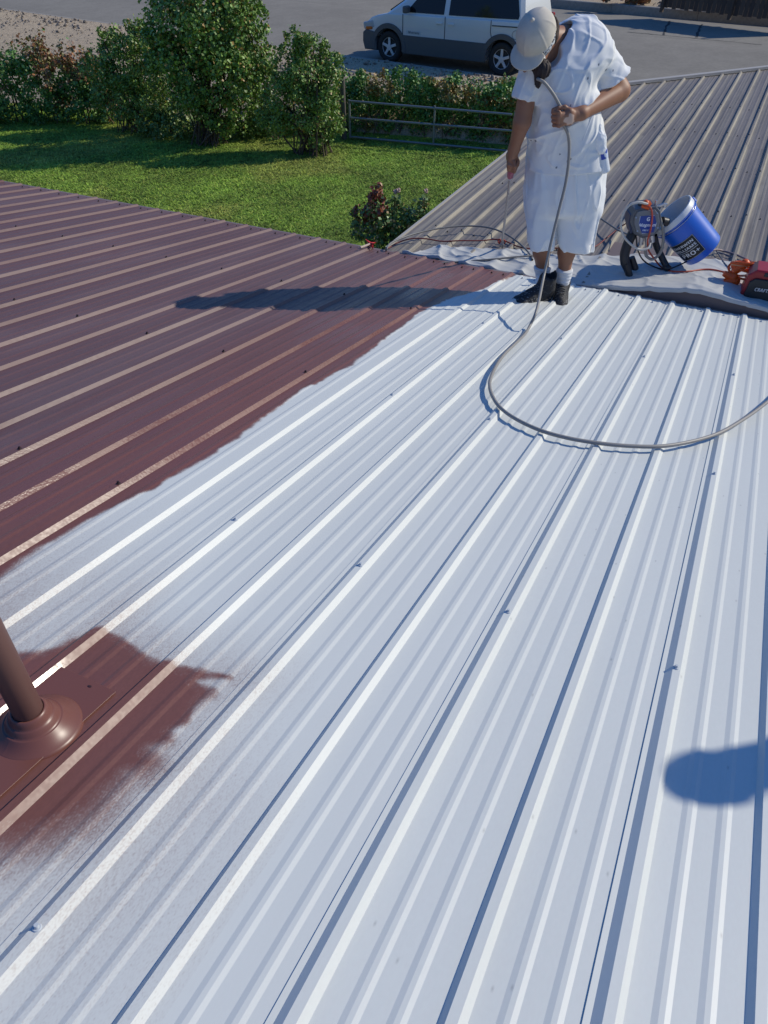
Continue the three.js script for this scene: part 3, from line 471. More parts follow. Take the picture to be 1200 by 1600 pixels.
// blue bucket leaning on the sprayer
{
  const B = onTarp(1078, 416, 0), at = (x, y, w = 0) => onV(x, y, B, w).sub(B);
  const t = thing('bucket', 'tilted blue plastic paint bucket with a white liner rim and black label', 'bucket', B.toArray());
  const c0 = at(1099, 391, 0.0), H = 0.365, ax = CR.clone().multiplyScalar(-0.74).add(V(0, 0.64, 0)).addScaledVector(CH, 0.14).normalize();
  const q = new THREE.Quaternion().setFromUnitVectors(V(0, 1, 0), ax), blue = new THREE.MeshPhysicalMaterial({ color: C(0.008, 0.12, 0.6), roughness: 0.35, clearcoat: 0.5, clearcoatRoughness: 0.25 }), place = g => { g.scale(1.1, 1.06, 1.1); g.applyQuaternion(q); g.translate(c0.x, c0.y, c0.z); return g; };
  const ro = y => 0.131 + 0.017 * y / H;
  part(t, 'shell', place(lathe([[0, 0.012], [0.12, 0.012], [0.122, 0], [0.127, 0], [ro(0.01), 0.008], [ro(0.06), 0.06], [ro(0.3), 0.3], [ro(0.3) + 0.008, 0.302], [ro(0.31) + 0.008, 0.307], [ro(0.31), 0.31], [ro(0.322), 0.322], [ro(0.322) + 0.007, 0.324], [ro(0.33) + 0.007, 0.33], [ro(0.33), 0.333], [ro(0.36), 0.36], [ro(0.36) - 0.004, 0.362], [ro(0.3) - 0.005, 0.3], [0.124, 0.02], [0, 0.018]], 64)), blue);
  const lin = mat(0.66, 0.68, 0.7, 0.45);
  part(t, 'liner_rim', place(lathe([[ro(0.33) + 0.004, 0.322], [ro(0.34) + 0.007, 0.332], [ro(0.365) + 0.006, 0.366], [ro(0.365), 0.371], [ro(0.36) - 0.007, 0.366], [ro(0.3) - 0.008, 0.3], [0.122, 0.06], [0, 0.05]], 64)), lin, 'white liner folded over the bucket rim');
  part(t, 'paint', place((() => { const g = new THREE.SphereGeometry(0.118, 24, 12, 0, 6.28, 0, 1.57); g.scale(1, 0.15, 1); g.translate(0, 0.10, 0); return g; })()), mat(0.5, 0.52, 0.55, 0.3), 'pale grey paint inside');
  // label patch on the side towards the camera
  const toCam = CH.clone().negate(), e = toCam.clone().addScaledVector(ax, -toCam.dot(ax)).normalize(), f = ax.clone().cross(e);
  const lt = (() => { const c = document.createElement('canvas'); c.width = 512; c.height = 512; const x = c.getContext('2d'); x.fillStyle = '#15181c'; x.fillRect(0, 0, 512, 512); x.strokeStyle = '#aeb6bd'; x.lineWidth = 8; x.strokeRect(10, 10, 492, 492); x.fillStyle = '#dfe4e8'; x.font = 'bold 92px sans-serif'; x.textAlign = 'right'; x.fillText('SHERWIN', 470, 145); x.fillText('WILLIAMS', 470, 255); x.fillRect(60, 290, 410, 10); x.font = 'bold 150px sans-serif'; x.fillText('PRO+', 460, 440); const tt = new THREE.CanvasTexture(c); tt.colorSpace = THREE.SRGBColorSpace; return tt; })();
  const pos = [], uv = [], idx = [], N = 20; for (let j = 0; j <= 6; j++) for (let i = 0; i <= N; i++) { const th = mix(-1.3, 0.12, i / N), y = mix(0.05, 0.205, j / 6), r = 1.1 * ro(y) + 0.0015, p = c0.clone().addScaledVector(ax, y * 1.06).addScaledVector(e, r * Math.cos(th)).addScaledVector(f, r * Math.sin(th)); pos.push(p.x, p.y, p.z); uv.push(i / N, j / 6); if (i < N && j < 6) { const k = j * (N + 1) + i; idx.push(k, k + 1, k + N + 1, k + 1, k + N + 2, k + N + 1); } }
  const g = new THREE.BufferGeometry(); g.setAttribute('position', new THREE.Float32BufferAttribute(pos, 3)); g.setAttribute('uv', new THREE.Float32BufferAttribute(uv, 2)); g.setIndex(idx); g.computeVertexNormals(); part(t, 'label', g, new THREE.MeshStandardMaterial({ map: lt, roughness: 0.35 }), 'black label with white lettering');
  const hp = []; for (let i = 0; i <= 16; i++) { const th = mix(-1.5, 1.5, i / 16) + 0.35, p = c0.clone().addScaledVector(ax, 0.345 - 0.11 * Math.cos((i / 16 - 0.5) * 3.1) * 0.15).addScaledVector(e, (1.1 * ro(0.33) + 0.012) * Math.cos(th)).addScaledVector(f, (1.1 * ro(0.33) + 0.012) * Math.sin(th)); hp.push(p); }
  part(t, 'wire_handle', tube(hp, 0.0022, 60, 6), mat(0.6, 0.6, 0.62, 0.3, { metalness: 0.8 }));
  { const g = rbox(0, 0, 0, 0.045, 0.045, 0.02, 0.006); const lp = c0.clone().addScaledVector(ax, 0.334).addScaledVector(e, (1.1 * ro(0.31) + 0.006) * Math.cos(1.85)).addScaledVector(f, (1.1 * ro(0.31) + 0.006) * Math.sin(1.85)); g.applyQuaternion(q); g.translate(lp.x, lp.y, lp.z); part(t, 'handle_lug', g, blue); }
}
// red and black tool case, orange cord bundle
{
  const B = onTarp(1188, 470, 0), at = (x, y, w = 0) => onV(x, y, B, w).sub(B);
  const t = thing('tool_case', 'red and black tool case with white lettering at the right edge of the cloth', 'tool case', B.toArray());
  const X = CR.clone().applyAxisAngle(V(0, 1, 0), -0.42), Y = V(0, 1, 0).addScaledVector(CR, 0.12).normalize(), Z = X.clone().cross(Y), basis = new THREE.Matrix4().makeBasis(X, Y, Z); basis.setPosition(at(1206, 474, -0.1));
  const P = (g, nme, m, l) => { g.applyMatrix4(basis); return part(t, nme, g, m, l); };
  const red = mat(0.33, 0.012, 0.018, 0.35), blk = mat(0.022, 0.024, 0.025, 0.5), bl2 = mat(0.035, 0.04, 0.04, 0.6);
  const oct = (w, h, c) => { const s = new THREE.Shape(); s.moveTo(-w + c, -h); s.lineTo(w - c, -h); s.lineTo(w, -h + c); s.lineTo(w, h - c * 0.7); s.lineTo(w - c * 0.7, h); s.lineTo(-w + c * 0.7, h); s.lineTo(-w, h - c * 0.7); s.lineTo(-w, -h + c); s.closePath(); return s; };
  const ex = (s, d, b, y, z) => { const g = new THREE.ExtrudeGeometry(s, { depth: d, bevelEnabled: true, bevelThickness: b, bevelSize: b, bevelOffset: -b, bevelSegments: 3 }); g.translate(0, y, z); return g; };
  P(ex(oct(0.235, 0.125, 0.06), 0.2, 0.015, 0.125, -0.1), 'shell', red);
  P(ex(oct(0.21, 0.082, 0.04), 0.02, 0.006, 0.112, 0.108), 'front_panel', blk);
  P(rbox(0.02, 0.225, 0.105, 0.32, 0.03, 0.03, 0.008), 'latch_bar', blk);
  for (let i = 0; i < 5; i++) P(rbox(-0.1 + i * 0.055, 0.228, 0.121, 0.03, 0.014, 0.008, 0.003), 'vent_slot', red);
  P(rbox(0, 0.258, -0.0, 0.2, 0.03, 0.05, 0.012), 'carry_handle', red);
  const lt = (() => { const c = document.createElement('canvas'); c.width = 512; c.height = 96; const x = c.getContext('2d'); x.fillStyle = '#1c1f20'; x.fillRect(0, 0, 512, 96); x.fillStyle = '#dcdcdc'; x.font = 'bold 78px sans-serif'; x.textAlign = 'center'; x.fillText('CRAFTSMAN', 256, 76, 490); const tt = new THREE.CanvasTexture(c); tt.colorSpace = THREE.SRGBColorSpace; return tt; })();
  const g = new THREE.PlaneGeometry(0.19, 0.04); g.translate(-0.075, 0.125, 0.1365); P(g, 'lettering', new THREE.MeshStandardMaterial({ map: lt, roughness: 0.5 }));
  const B2 = onTarp(1155, 440, 0), at2 = (x, y, w = 0) => onV(x, y, B2, w).sub(B2), o = thing('cord_bundle', 'bundle of orange extension cord with plug ends beside the tool case', 'cord bundle', B2.toArray());
  const orange = mat(0.72, 0.10, 0.008, 0.45), or2 = mat(0.6, 0.3, 0.16, 0.5);
  reseed(21);
  for (let i = 0; i < 7; i++) { const g = new THREE.TorusGeometry(rr(0.06, 0.11), 0.009, 8, 30); g.rotateX(Math.PI / 2 + rr(-0.5, 0.5)); g.rotateZ(rr(-0.5, 0.5)); g.scale(1, 0.9, 0.7); const p = at2(1160 + rr(-8, 12), 420 + rr(-6, 8), 0); g.translate(p.x, p.y + 0.01, p.z); part(o, 'coil', g, i % 3 === 2 ? or2 : orange); }
  part(o, 'plug', merge([rod(at2(1131, 427, 0.02), at2(1146, 434, 0.04), 0.02, 0.034), ball(...at2(1146, 434, 0.04).toArray(), 0.036)]), orange);
  part(o, 'plug', merge([rod(at2(1131, 441, 0.03), at2(1148, 438, 0.05), 0.026, 0.034), ball(...at2(1149, 439, 0.05).toArray(), 0.034)]), orange);
  part(o, 'plug', merge([rod(at2(1146, 424, 0.01), at2(1162, 414, 0.02), 0.03, 0.034), ball(...at2(1164, 412, 0.02).toArray(), 0.034)]), orange);
  tubeThing('paint_hose', 'grey hose running from behind the blue bucket past the tool case', 'hose', cPts([[1085, 402, 0.03], [1118, 390, 0.03], [1130, 392], [1150, 398], [1175, 409], [1200, 419], [1230, 432]], 0.008), 0.008, mat(0.3, 0.22, 0.2, 0.5));
  tubeThing('power_cord', 'thin grey cord looping from the bucket down to the cord bundle', 'cord', cPts([[1119, 392, 0.01], [1126, 402], [1133, 412], [1141, 419], [1150, 407], [1140, 400], [1122, 394, 0.01]], 0.005), 0.0045, mat(0.12, 0.13, 0.16, 0.5));
}
// the long hose on the white roof
const HOSE_UP = 0.03;
// ---------------------------------------------------------------- shrubs and hedges
const zc = p => p.clone().sub(camera.position).dot(CF);
const leafM = new THREE.MeshPhysicalMaterial({ color: 0xffffff, vertexColors: true, roughness: 0.5, side: THREE.DoubleSide, transmission: 0.22, thickness: 0 });
const barkM = mat(0.11, 0.08, 0.055, 0.9), rustM = mat(0.09, 0.045, 0.03, 0.9);
function leaves(blobs, count, size, pal, seedN, o = {}) {
  reseed(seedN); const pos = [], col = [], nor = [], idx = []; reseed(seedN);
  if (!o.plain) { const ex = []; for (const b of blobs) for (let i = 0; i < 5; i++) { const d = V(rr(-1, 1), rr(-0.5, 1.1), rr(-1, 1)).normalize(); ex.push({ c: b.c.clone().addScaledVector(d, b.r * rr(0.75, 1.1)), r: b.r * rr(0.22, 0.42), k: 1.3 * (b.k || 1), sy: 1.25, p: b }); } blobs = blobs.concat(ex); }
  const vol = blobs.map(b => b.r * b.r * (b.k || 1)), tot = vol.reduce((a, b) => a + b, 0);
  const X = V(0, 0, 0), Yv = V(0, 0, 0), N = V(0, 0, 0), p = V(0, 0, 0);
  blobs.forEach((b, bi) => {
    let n = Math.round(count * vol[bi] / tot), guard = 0;
    while (n > 0 && guard++ < 400000) {
      N.set(rr(-1, 1), rr(-1, 1), rr(-1, 1)); const l = N.length(); if (l > 1 || l < 0.05) continue; N.divideScalar(l);
      const f = Math.pow(rnd(), 0.28), lump = 1 + 0.42 * nz(N.x * 2.1 + bi * 5, N.y * 2.1, N.z * 2.1) + 0.14 * nz(N.x * 5 + bi, N.y * 5, N.z * 5);
      p.copy(N).multiplyScalar(b.r * f * lump); p.y *= b.sy || 1; p.x *= b.sx || 1; p.z *= b.sz || 1; p.add(b.c);
      if (p.y < (o.floor ?? 0.05)) continue;
      if (nz(p.x * (o.gf || 3.1), p.y * (o.gf || 3.1), p.z * (o.gf || 3.1) + seedN) < (o.gap ?? -0.06)) { if (rnd() < 0.9) continue; }
      n--;
      const s = size * rr(0.55, 1.3), nn = N.clone().multiplyScalar(0.6).add(V(rr(-1, 1), rr(-0.5, 1.1), rr(-1, 1))).normalize();
      X.set(rr(-1, 1), rr(-1, 0.4), rr(-1, 1)).cross(nn).normalize(); Yv.crossVectors(nn, X);
      const k = pos.length / 3, w = s * (o.wide || 0.34), q = (a, c, h) => { pos.push(p.x + Yv.x * a + X.x * c + nn.x * h, p.y + Yv.y * a + X.y * c + nn.y * h, p.z + Yv.z * a + X.z * c + nn.z * h); };
      q(-s * 0.5, 0, 0); q(-s * 0.05, w, -s * 0.1); q(-s * 0.05, -w, -s * 0.1); q(s * 0.5, 0, -s * 0.16);
      idx.push(k, k + 1, k + 2, k + 1, k + 3, k + 2);
      const t = rnd(), hi = clamp((p.y - (b.p || b).c.y) / (b.p || b).r * 0.5 + 0.5), pc = pal(t, hi, p, b.p ? blobs.indexOf(b.p) : bi), br = 2.1 * rr(0.6, 1.4); for (let v = 0; v < 4; v++) col.push(pc[0] * br, pc[1] * br, pc[2] * br);
    }
  });
  const g = new THREE.BufferGeometry(); g.setAttribute('position', new THREE.Float32BufferAttribute(pos, 3)); g.setAttribute('color', new THREE.Float32BufferAttribute(col, 3)); g.setIndex(idx); g.computeVertexNormals(); return g;
}
function shrub(name, label, cat, basePx, blobsPx, count, size, pal, sd, o = {}) {
  const B = onY(basePx[0], basePx[1], 0), t = thing(name, label, cat, B.toArray());
  const blobs = blobsPx.map(b => { const c = onV(b[0], b[1], B, (b[3] || 0) + (o.tilt ? (b[0] - basePx[0]) * o.tilt : 0)); return { c: c.sub(B), r: b[2] * zc(c.clone().add(B)) / F * 0.95, k: b[4] || 1, sy: b[5] || 1 }; });
  part(t, 'crown', leaves(blobs, count, size, pal, sd, o), leafM);
  reseed(sd + 1); const st = []; const tops = [];
  for (const b of blobs) for (let i = 0; i < (o.stems ?? 3); i++) {
    const a = V(rr(-0.35, 0.35) * (o.spread || 1), 0, rr(-0.25, 0.25)), e = b.c.clone().add(V(rr(-0.5, 0.5) * b.r, rr(-0.3, 0.7) * b.r, rr(-0.5, 0.5) * b.r)); if (o.footed) a.add(V(b.c.x, 0, b.c.z));
    const m = a.clone().lerp(e, 0.5).add(V(rr(-0.1, 0.1), 0.12, rr(-0.1, 0.1))); st.push(tube([a, m, e], rr(0.008, 0.02), 10, 5));
  }
  part(t, 'stems', merge(st), barkM); return t;
}
const G1 = (t, hi) => t < 0.08 ? [0.2, 0.12, 0.03] : t < 0.55 ? [0.085, 0.15, 0.026] : t < 0.8 ? [0.125, 0.19, 0.036] : [0.055, 0.11, 0.03];
const G2 = (t, hi) => t < 0.07 ? [0.2, 0.13, 0.04] : t < 0.6 ? [0.08, 0.14, 0.028] : [0.12, 0.18, 0.036];
const G3 = (t, hi, p) => nz(p.x * 1.1, p.y * 1.4, p.z) + hi * 0.5 > 0.42 ? (t < 0.55 ? [0.16, 0.07, 0.028] : [0.11, 0.10, 0.03]) : t < 0.6 ? [0.05, 0.115, 0.025] : [0.075, 0.145, 0.032];
const G4 = (t, hi, p) => nz(p.x * 1.3, p.y * 2, p.z) > 0.1 && hi > 0.45 ? (t < 0.45 ? [0.20, 0.12, 0.035] : [0.12, 0.13, 0.035]) : t < 0.5 ? [0.05, 0.12, 0.025] : [0.085, 0.16, 0.034];
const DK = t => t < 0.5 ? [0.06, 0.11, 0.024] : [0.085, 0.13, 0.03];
shrub('lilac_bush', 'largest round green bush, taller than the rest, at the back of the lawn', 'bush', [325, 226], [[318, 62, 88], [275, 40, 58], [355, 75, 62], [330, -25, 78], [290, 110, 55], [350, 135, 58], [338, 172, 38], [252, 75, 30], [388, 100, 30], [345, 195, 22], [362, 30, 52]], 40000, 0.064, G1, 101, { wide: 0.42, stems: 4 });
shrub('leafy_bush', 'loose upright bush between the largest bush and the tube gate', 'bush', [488, 240], [[480, 120, 48], [487, 85, 30], [462, 70, 22], [500, 145, 36], [470, 165, 44], [450, 140, 34], [500, 190, 34], [515, 110, 24], [430, 185, 30], [495, 215, 26]], 22000, 0.06, G2, 202, { wide: 0.3, stems: 4 });
shrub('leafy_bush', 'dark bush with a pale green tip just left of the largest bush', 'bush', [205, 205], [[195, 105, 44], [172, 70, 22], [225, 75, 34], [235, 130, 50], [185, 150, 44], [215, 60, 22], [240, 175, 44], [155, 110, 30]], 19000, 0.06, G2, 303, { wide: 0.34 });
shrub('vine_hedge', 'vine covered hedge with rusty leaves at the far left of the lawn', 'hedge', [75, 190], [[-40, 130, 40], [10, 110, 34], [60, 98, 40], [110, 105, 34], [140, 118, 32], [20, 155, 40], [70, 150, 44], [120, 160, 44], [160, 160, 40], [-30, 175, 40]], 21000, 0.065, G3, 404, { wide: 0.45, stems: 2, footed: true });
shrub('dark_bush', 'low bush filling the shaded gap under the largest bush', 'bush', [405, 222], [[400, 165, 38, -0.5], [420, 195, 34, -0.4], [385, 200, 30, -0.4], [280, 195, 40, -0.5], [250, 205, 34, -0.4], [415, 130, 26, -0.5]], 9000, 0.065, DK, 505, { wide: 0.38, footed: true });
shrub('vine_hedge', 'low vine hedge growing behind and over the tube gate', 'hedge', [670, 218], [[540, 140, 26, -0.3], [570, 140, 24, -0.25], [600, 143, 28, -0.25], [630, 142, 30, -0.25], [660, 147, 28, -0.25], [690, 152, 28, -0.25], [720, 152, 30, -0.25], [750, 156, 28, -0.25], [785, 160, 32, -0.25], [820, 165, 30, -0.25], [850, 170, 30, -0.25], [560, 180, 32, -0.45], [610, 185, 32, -0.45], [660, 188, 32, -0.45], [710, 192, 32, -0.45], [760, 196, 34, -0.45], [805, 200, 34, -0.45], [585, 205, 24, -0.45], [640, 210, 24, -0.45], [700, 212, 24, -0.45], [750, 216, 26, -0.45], [790, 222, 26, -0.45], [830, 215, 30, -0.45], [610, 215, 20, -0.4], [670, 222, 20, -0.4], [725, 226, 20, -0.4], [775, 230, 20, -0.4]], 40000, 0.062, G4, 606, { wide: 0.4, stems: 2, footed: true, gap: -0.3, tilt: 0.0042 });
// dead wood and shaded planting on the far side of the street
const farShrub = (label, px, blobs, cnt, sd, pal) => { const B = onY(px[0], px[1], SY + 0.3), t = thing('far_shrub', label, 'shrub', B.toArray()); const bl = blobs.map(b => { const c = onV(b[0], b[1], B, b[3] || 0); return { c: c.clone().sub(B), r: b[2] * zc(c) / F, k: 1 }; }); part(t, 'crown', leaves(bl, cnt, 0.16, pal, sd, { wide: 0.4, floor: 0 }), leafM); part(t, 'stems', merge(bl.map(b => rod([b.c.x, 0, b.c.z], b.c, 0.05, 0.03))), barkM); };
{
  const A = onY(1036, 13, SY + 0.3), Bq = onY(1260, 38, SY + 0.3), d = Bq.clone().sub(A), L = d.length(), n = Math.round(L / 2.4), t = thing('board_fence', 'dark brown board fence standing beyond the far kerb', 'fence', A.toArray(), Math.atan2(-d.z, d.x)), fm = [mat(0.10, 0.07, 0.05, 0.85), mat(0.085, 0.06, 0.045, 0.85), mat(0.12, 0.085, 0.06, 0.85)];
  for (let i = 0; i <= n; i++) part(t, 'post', box(i * L / n, 0.95, 0.06, 0.1, 2.1, 0.1), fm[0]);
  const w = 0.145; for (let x = 0.08, k = 0; x < L; x += w + 0.008, k++) part(t, 'board', box(x, 0.95 + 0.02 * Math.sin(k * 2.3), 0, w, 1.85, 0.022), fm[(k * 7) % 3]);
  for (const y of [0.35, 1.55]) part(t, 'rail', box(L / 2, y, -0.04, L, 0.09, 0.04), fm[1]);
}
farShrub('rusty dry shrub on the dirt bank across the street', [1000, 4], [[985, -8, 12], [1005, -8, 14], [950, -14, 14]], 900, 73, t => t < 0.6 ? [0.2, 0.09, 0.04] : [0.12, 0.1, 0.05]);
// rose bush by the corner of the carport
{
  const B = onV(600, 402, V(-4.1, 0, -8.6)); B.y = 0; const t = thing('rose_bush', 'tall rose bush with bronze tips and pale blooms beside the carport corner', 'rose bush', B.toArray());
  const bl = [[600, 345, 28], [585, 325, 22], [620, 350, 26], [645, 335, 20], [590, 370, 26], [562, 335, 14], [560, 360, 15], [640, 355, 20], [615, 375, 24], [587, 297, 11], [663, 315, 9], [660, 335, 12], [580, 312, 9], [618, 312, 8]].map(b => { const c = onV(b[0], b[1], B, 0); return { c: c.clone().sub(B), r: b[2] * zc(c) / F, k: 1 }; });
  part(t, 'crown', leaves(bl, 4200, 0.048, (q, hi, p, bi) => (bi === 9 || bi === 12 || (bi === 1 && q < 0.6) || (bi === 5 && q < 0.5)) ? (q < 0.7 ? [0.16, 0.05, 0.03] : [0.2, 0.1, 0.04]) : q < 0.18 ? [0.24, 0.17, 0.08] : q < 0.65 ? [0.07, 0.12, 0.04] : [0.10, 0.16, 0.05], 909, { wide: 0.42, gap: -0.12, gf: 5 }), leafM);
  reseed(31); part(t, 'canes', merge(bl.map(b => tube([V(rr(-0.2, 0.2), 0, rr(-0.1, 0.1)), b.c.clone().multiplyScalar(0.55).add(V(0, 0.12, 0)), b.c.clone().add(V(0, b.r * 0.6, 0))], 0.008, 10, 5))), mat(0.12, 0.12, 0.05, 0.8));
  for (const [x, y] of [[617, 301], [622, 299], [665, 300]]) { const c = onV(x, y, B, 0.02).sub(B), gs = []; for (let i = 0; i < 9; i++) { const g = new THREE.SphereGeometry(0.022, 8, 6, 0, 6.28, 0, 1.4); g.scale(1, 0.5, 1); g.rotateX(0.9); g.rotateY(i * 2.4); g.translate(0.012 * Math.cos(i * 2.4), 0.003 * i, 0.012 * Math.sin(i * 2.4)); gs.push(g); } const m = part(t, 'bloom', merge(gs), mat(0.55, 0.36, 0.28, 0.7)); m.position.copy(c); }
  const sk = thing('garden_stake', 'thin wooden stake standing in front of the rose bush', 'stake', [B.x - 0.25, 0, B.z + 0.5]); part(sk, 'stake', rod([0, 0, 0], [0, 0.75, 0], 0.012), mat(0.25, 0.2, 0.15, 0.9));
}
// ---------------------------------------------------------------- tube gate and wire fence
{
  const A = onY(547, 219, 0), Bq = onY(792, 241, 0), d = Bq.clone().sub(A), L = d.length(), ang = Math.atan2(-d.z, d.x);
  const t = thing('tube_gate', 'galvanised tube farm gate closing the gap in the hedge', 'gate', A.toArray(), ang), gm = mat(0.2, 0.22, 0.245, 0.5, { metalness: 0.4 });
  const nrm = V(-d.z, 0, d.x).normalize(), hA = (x, y) => { const p = onPlane(x, y, A, nrm).sub(A); return [p.dot(d.clone().normalize()), p.y]; };
  const bars = [[[546, 158], [800, 179]], [[545, 184], [800, 204.5]], [[549, 214], [800, 236.5]]];
  for (const [p, q] of bars) { const a = hA(...p), b = hA(...q); part(t, 'rail', rod([a[0], a[1], 0], [b[0], b[1], 0], 0.023), gm); }
  const up = (x, y0, y1, r) => { const a = hA(x, y0), b = hA(x, y1); part(t, 'upright', rod([a[0], a[1], 0], [a[0], b[1], 0], r), gm); };
  up(547, 215, 156, 0.026); up(677, 225, 165, 0.021); up(799, 238, 176, 0.026);
  const p0 = thing('gate_post', 'dark post at the hinge end of the tube gate', 'post', A.clone().addScaledVector(d, -0.04).toArray()); part(p0, 'post', (() => { const g = rod([0, 0, 0], [0, 1.15, 0], 0.06, 0.055, 14); return merge([g, ball(0, 1.15, 0, 0.055, 1, 0.4, 1)]); })(), mat(0.10, 0.09, 0.08, 0.8));
}
// ---------------------------------------------------------------- parked minivan
{
  const FW = onY(607, 98, SY + 0.01), RW = onY(780, 119, SY + 0.01), d = FW.clone().sub(RW), wb = d.length(), dir = d.clone().normalize(), ang = Math.atan2(-dir.z, dir.x);
  const W = 1.74, mid = FW.clone().add(RW).multiplyScalar(0.5), right = V(Math.sin(ang), 0, Math.cos(ang)); mid.addScaledVector(right, W / 2);
  const t = thing('parked_minivan', 'white minivan with grey lower cladding parked along the street', 'minivan', mid.toArray(), ang);
  const k = wb / 3.07, X = x => k * (x > 1.535 ? 1.535 + (x - 1.535) * 0.76 : x < -1.6 ? -1.6 + (x + 1.6) * 0.66 : x), fx = X(1.535), rx = -fx, R = 0.335 * k, AR = 0.42 * k;
  const white = new THREE.MeshPhysicalMaterial({ color: C(0.72, 0.74, 0.74), roughness: 0.35, clearcoat: 0.7, clearcoatRoughness: 0.08 }), clad = mat(0.105, 0.108, 0.112, 0.55), glass = mat(0.012, 0.014, 0.016, 0.06), rub = mat(0.03, 0.03, 0.03, 0.85), dark = mat(0.01, 0.01, 0.01, 0.9), alloy = mat(0.7, 0.7, 0.7, 0.35, { metalness: 0.15 });
  const side = (pts, arches) => { const s = new THREE.Shape(); s.moveTo(X(pts[0][0]), pts[0][1] * k); for (const p of pts.slice(1)) s.lineTo(X(p[0]), p[1] * k); for (const a of arches || []) { s.lineTo(a + Math.sqrt(AR * AR - (0.3 * k - R) ** 2) * (a > 0 ? -1 : -1), 0.3 * k); } return s; };
  // lower body silhouette with wheel arches, from the rear bumper along the sill to the front
  const s = new THREE.Shape(), y0 = 0.27 * k, dx = Math.sqrt(AR * AR - (y0 - R) ** 2), a0 = Math.atan2(y0 - R, -dx), a1 = Math.atan2(y0 - R, dx);
  s.moveTo(X(-2.18), y0); s.lineTo(rx - dx, y0); s.absarc(rx, R, AR, a0 + 2 * Math.PI, a1, true); s.lineTo(fx - dx, y0); s.absarc(fx, R, AR, a0 + 2 * Math.PI, a1, true);
  for (const p of [[2.38, 0.3], [2.46, 0.45], [2.47, 0.62], [2.43, 0.72], [2.36, 0.84], [2.2, 0.93], [1.95, 0.99], [1.55, 1.05], [-2.16, 1.1], [-2.24, 0.9], [-2.26, 0.5]]) s.lineTo(X(p[0]), p[1] * k);
  const bev = 0.05, gb = new THREE.ExtrudeGeometry(s, { depth: W - 2 * bev, bevelEnabled: true, bevelThickness: bev, bevelSize: 0.035, bevelOffset: -0.035, bevelSegments: 4, curveSegments: 20 }); gb.translate(0, 0, -W / 2 + bev);
  part(t, 'body', toCreasedNormals(gb, 0.6), white);
  // inner wheel wells and floor
  part(t, 'underbody', merge([box(0, 0.42 * k, 0, X(4.1), 0.3 * k, W - 0.5), box(fx, 0.55 * k, 0, 0.95 * k, 0.6 * k, W - 0.6), box(rx, 0.55 * k, 0, 0.95 * k, 0.6 * k, W - 0.6)]), dark);
  // cabin
  const rows = [[1.03, [1.68, -2.2], W / 2 - 0.03], [1.12, [1.5, -2.2], W / 2 - 0.045], [1.56, [0.78, -2.06], W / 2 - 0.15], [1.66, [0.52, -2.0], W / 2 - 0.19], [1.72, [0.2, -1.85], W / 2 - 0.30], [1.745, [-0.2, -1.6], W / 2 - 0.5]];
  const pp = []; for (const [y, [xf, xr], w] of rows) for (const z of [-w, w]) { pp.push(V(X(xf), y * k, z * 0.86), V(X(xf - 0.14), y * k, z), V(X(xr), y * k, z * 0.9), V(X(xr + 0.12), y * k, z)); }
  part(t, 'cabin', toCreasedNormals(new ConvexGeometry(pp), 0.35), white);
  const sideZ = y => { const r = rows; for (let i = 0; i < r.length - 1; i++) if (y <= r[i + 1][0]) return mix(r[i][2], r[i + 1][2], (y - r[i][0]) / (r[i + 1][0] - r[i][0])); return r[2][2]; };
  const pane = (pts, sgn, off = 0.006) => { const sh = new THREE.Shape(pts.map(p => new THREE.Vector2(X(p[0]), p[1] * k))), g = new THREE.ExtrudeGeometry(sh, { depth: 0.006, bevelEnabled: false, curveSegments: 6 }), p = g.attributes.position; for (let i = 0; i < p.count; i++) { const z = sideZ(p.getY(i) / k); p.setZ(i, sgn * (z + off - 0.006 + p.getZ(i))); } if (sgn < 0) { } g.computeVertexNormals(); return g; };
  for (const sg of [-1, 1]) {
    part(t, 'window', pane([[1.02, 1.09], [1.0, 1.15], [0.62, 1.54], [0.02, 1.58], [0.03, 1.1]], sg), glass);
    part(t, 'window', pane([[-0.1, 1.1], [-0.1, 1.585], [-1.7, 1.57], [-1.88, 1.5], [-2.02, 1.2], [-2.0, 1.13], [-1.2, 1.115]], sg), glass);
    const zz = sg * (W / 2 + 0.004), lin = (a, b, w = 0.008) => { const g = rod([X(a[0]), a[1] * k, zz], [X(b[0]), b[1] * k, zz], w, w, 6); return g; };
    part(t, 'door', merge([lin([1.13, 1.05], [1.13, 0.62]), lin([1.13, 0.62], [1.02, 0.3]), lin([-0.03, 1.07], [-0.03, 0.3])].map(g => { g.scale(1, 1, 1); return g; })), mat(0.05, 0.055, 0.06, 0.6));
    part(t, 'sliding_door', merge([lin([-1.22, 1.08], [-1.22, 0.85]), lin([-1.22, 0.85], [-1.3, 0.62]), lin([-1.3, 0.62], [-1.2, 0.35]), lin([-1.25, 0.98], [-2.15, 0.99], 0.012)]), mat(0.06, 0.07, 0.08, 0.6));
    for (const hx of [0.12, -0.2]) part(t, 'door_handle', rbox(X(hx), 0.93 * k, sg * (W / 2 + 0.012), 0.17, 0.05, 0.03, 0.012), white);
    const fc = new THREE.TorusGeometry(0.085, 0.006, 6, 30); fc.translate(X(-1.98), 0.84 * k, zz); if (sg < 0) part(t, 'fuel_door', fc, mat(0.3, 0.32, 0.34, 0.5));
    // cladding: sill band with the arches cut out, arch lips, bumper ends
    const c = new THREE.Shape(), yt = 0.62 * k, ex = Math.sqrt(AR * AR - (yt - R) ** 2);
    c.moveTo(rx + dx + 0.0, y0 - 0.02); c.lineTo(fx - dx, y0 - 0.02); c.absarc(fx, R, AR, a0 + 2 * Math.PI, Math.PI - Math.asin((yt - R) / AR), true); c.lineTo(rx + ex, yt); c.absarc(rx, R, AR, Math.asin((yt - R) / AR), a1, true);
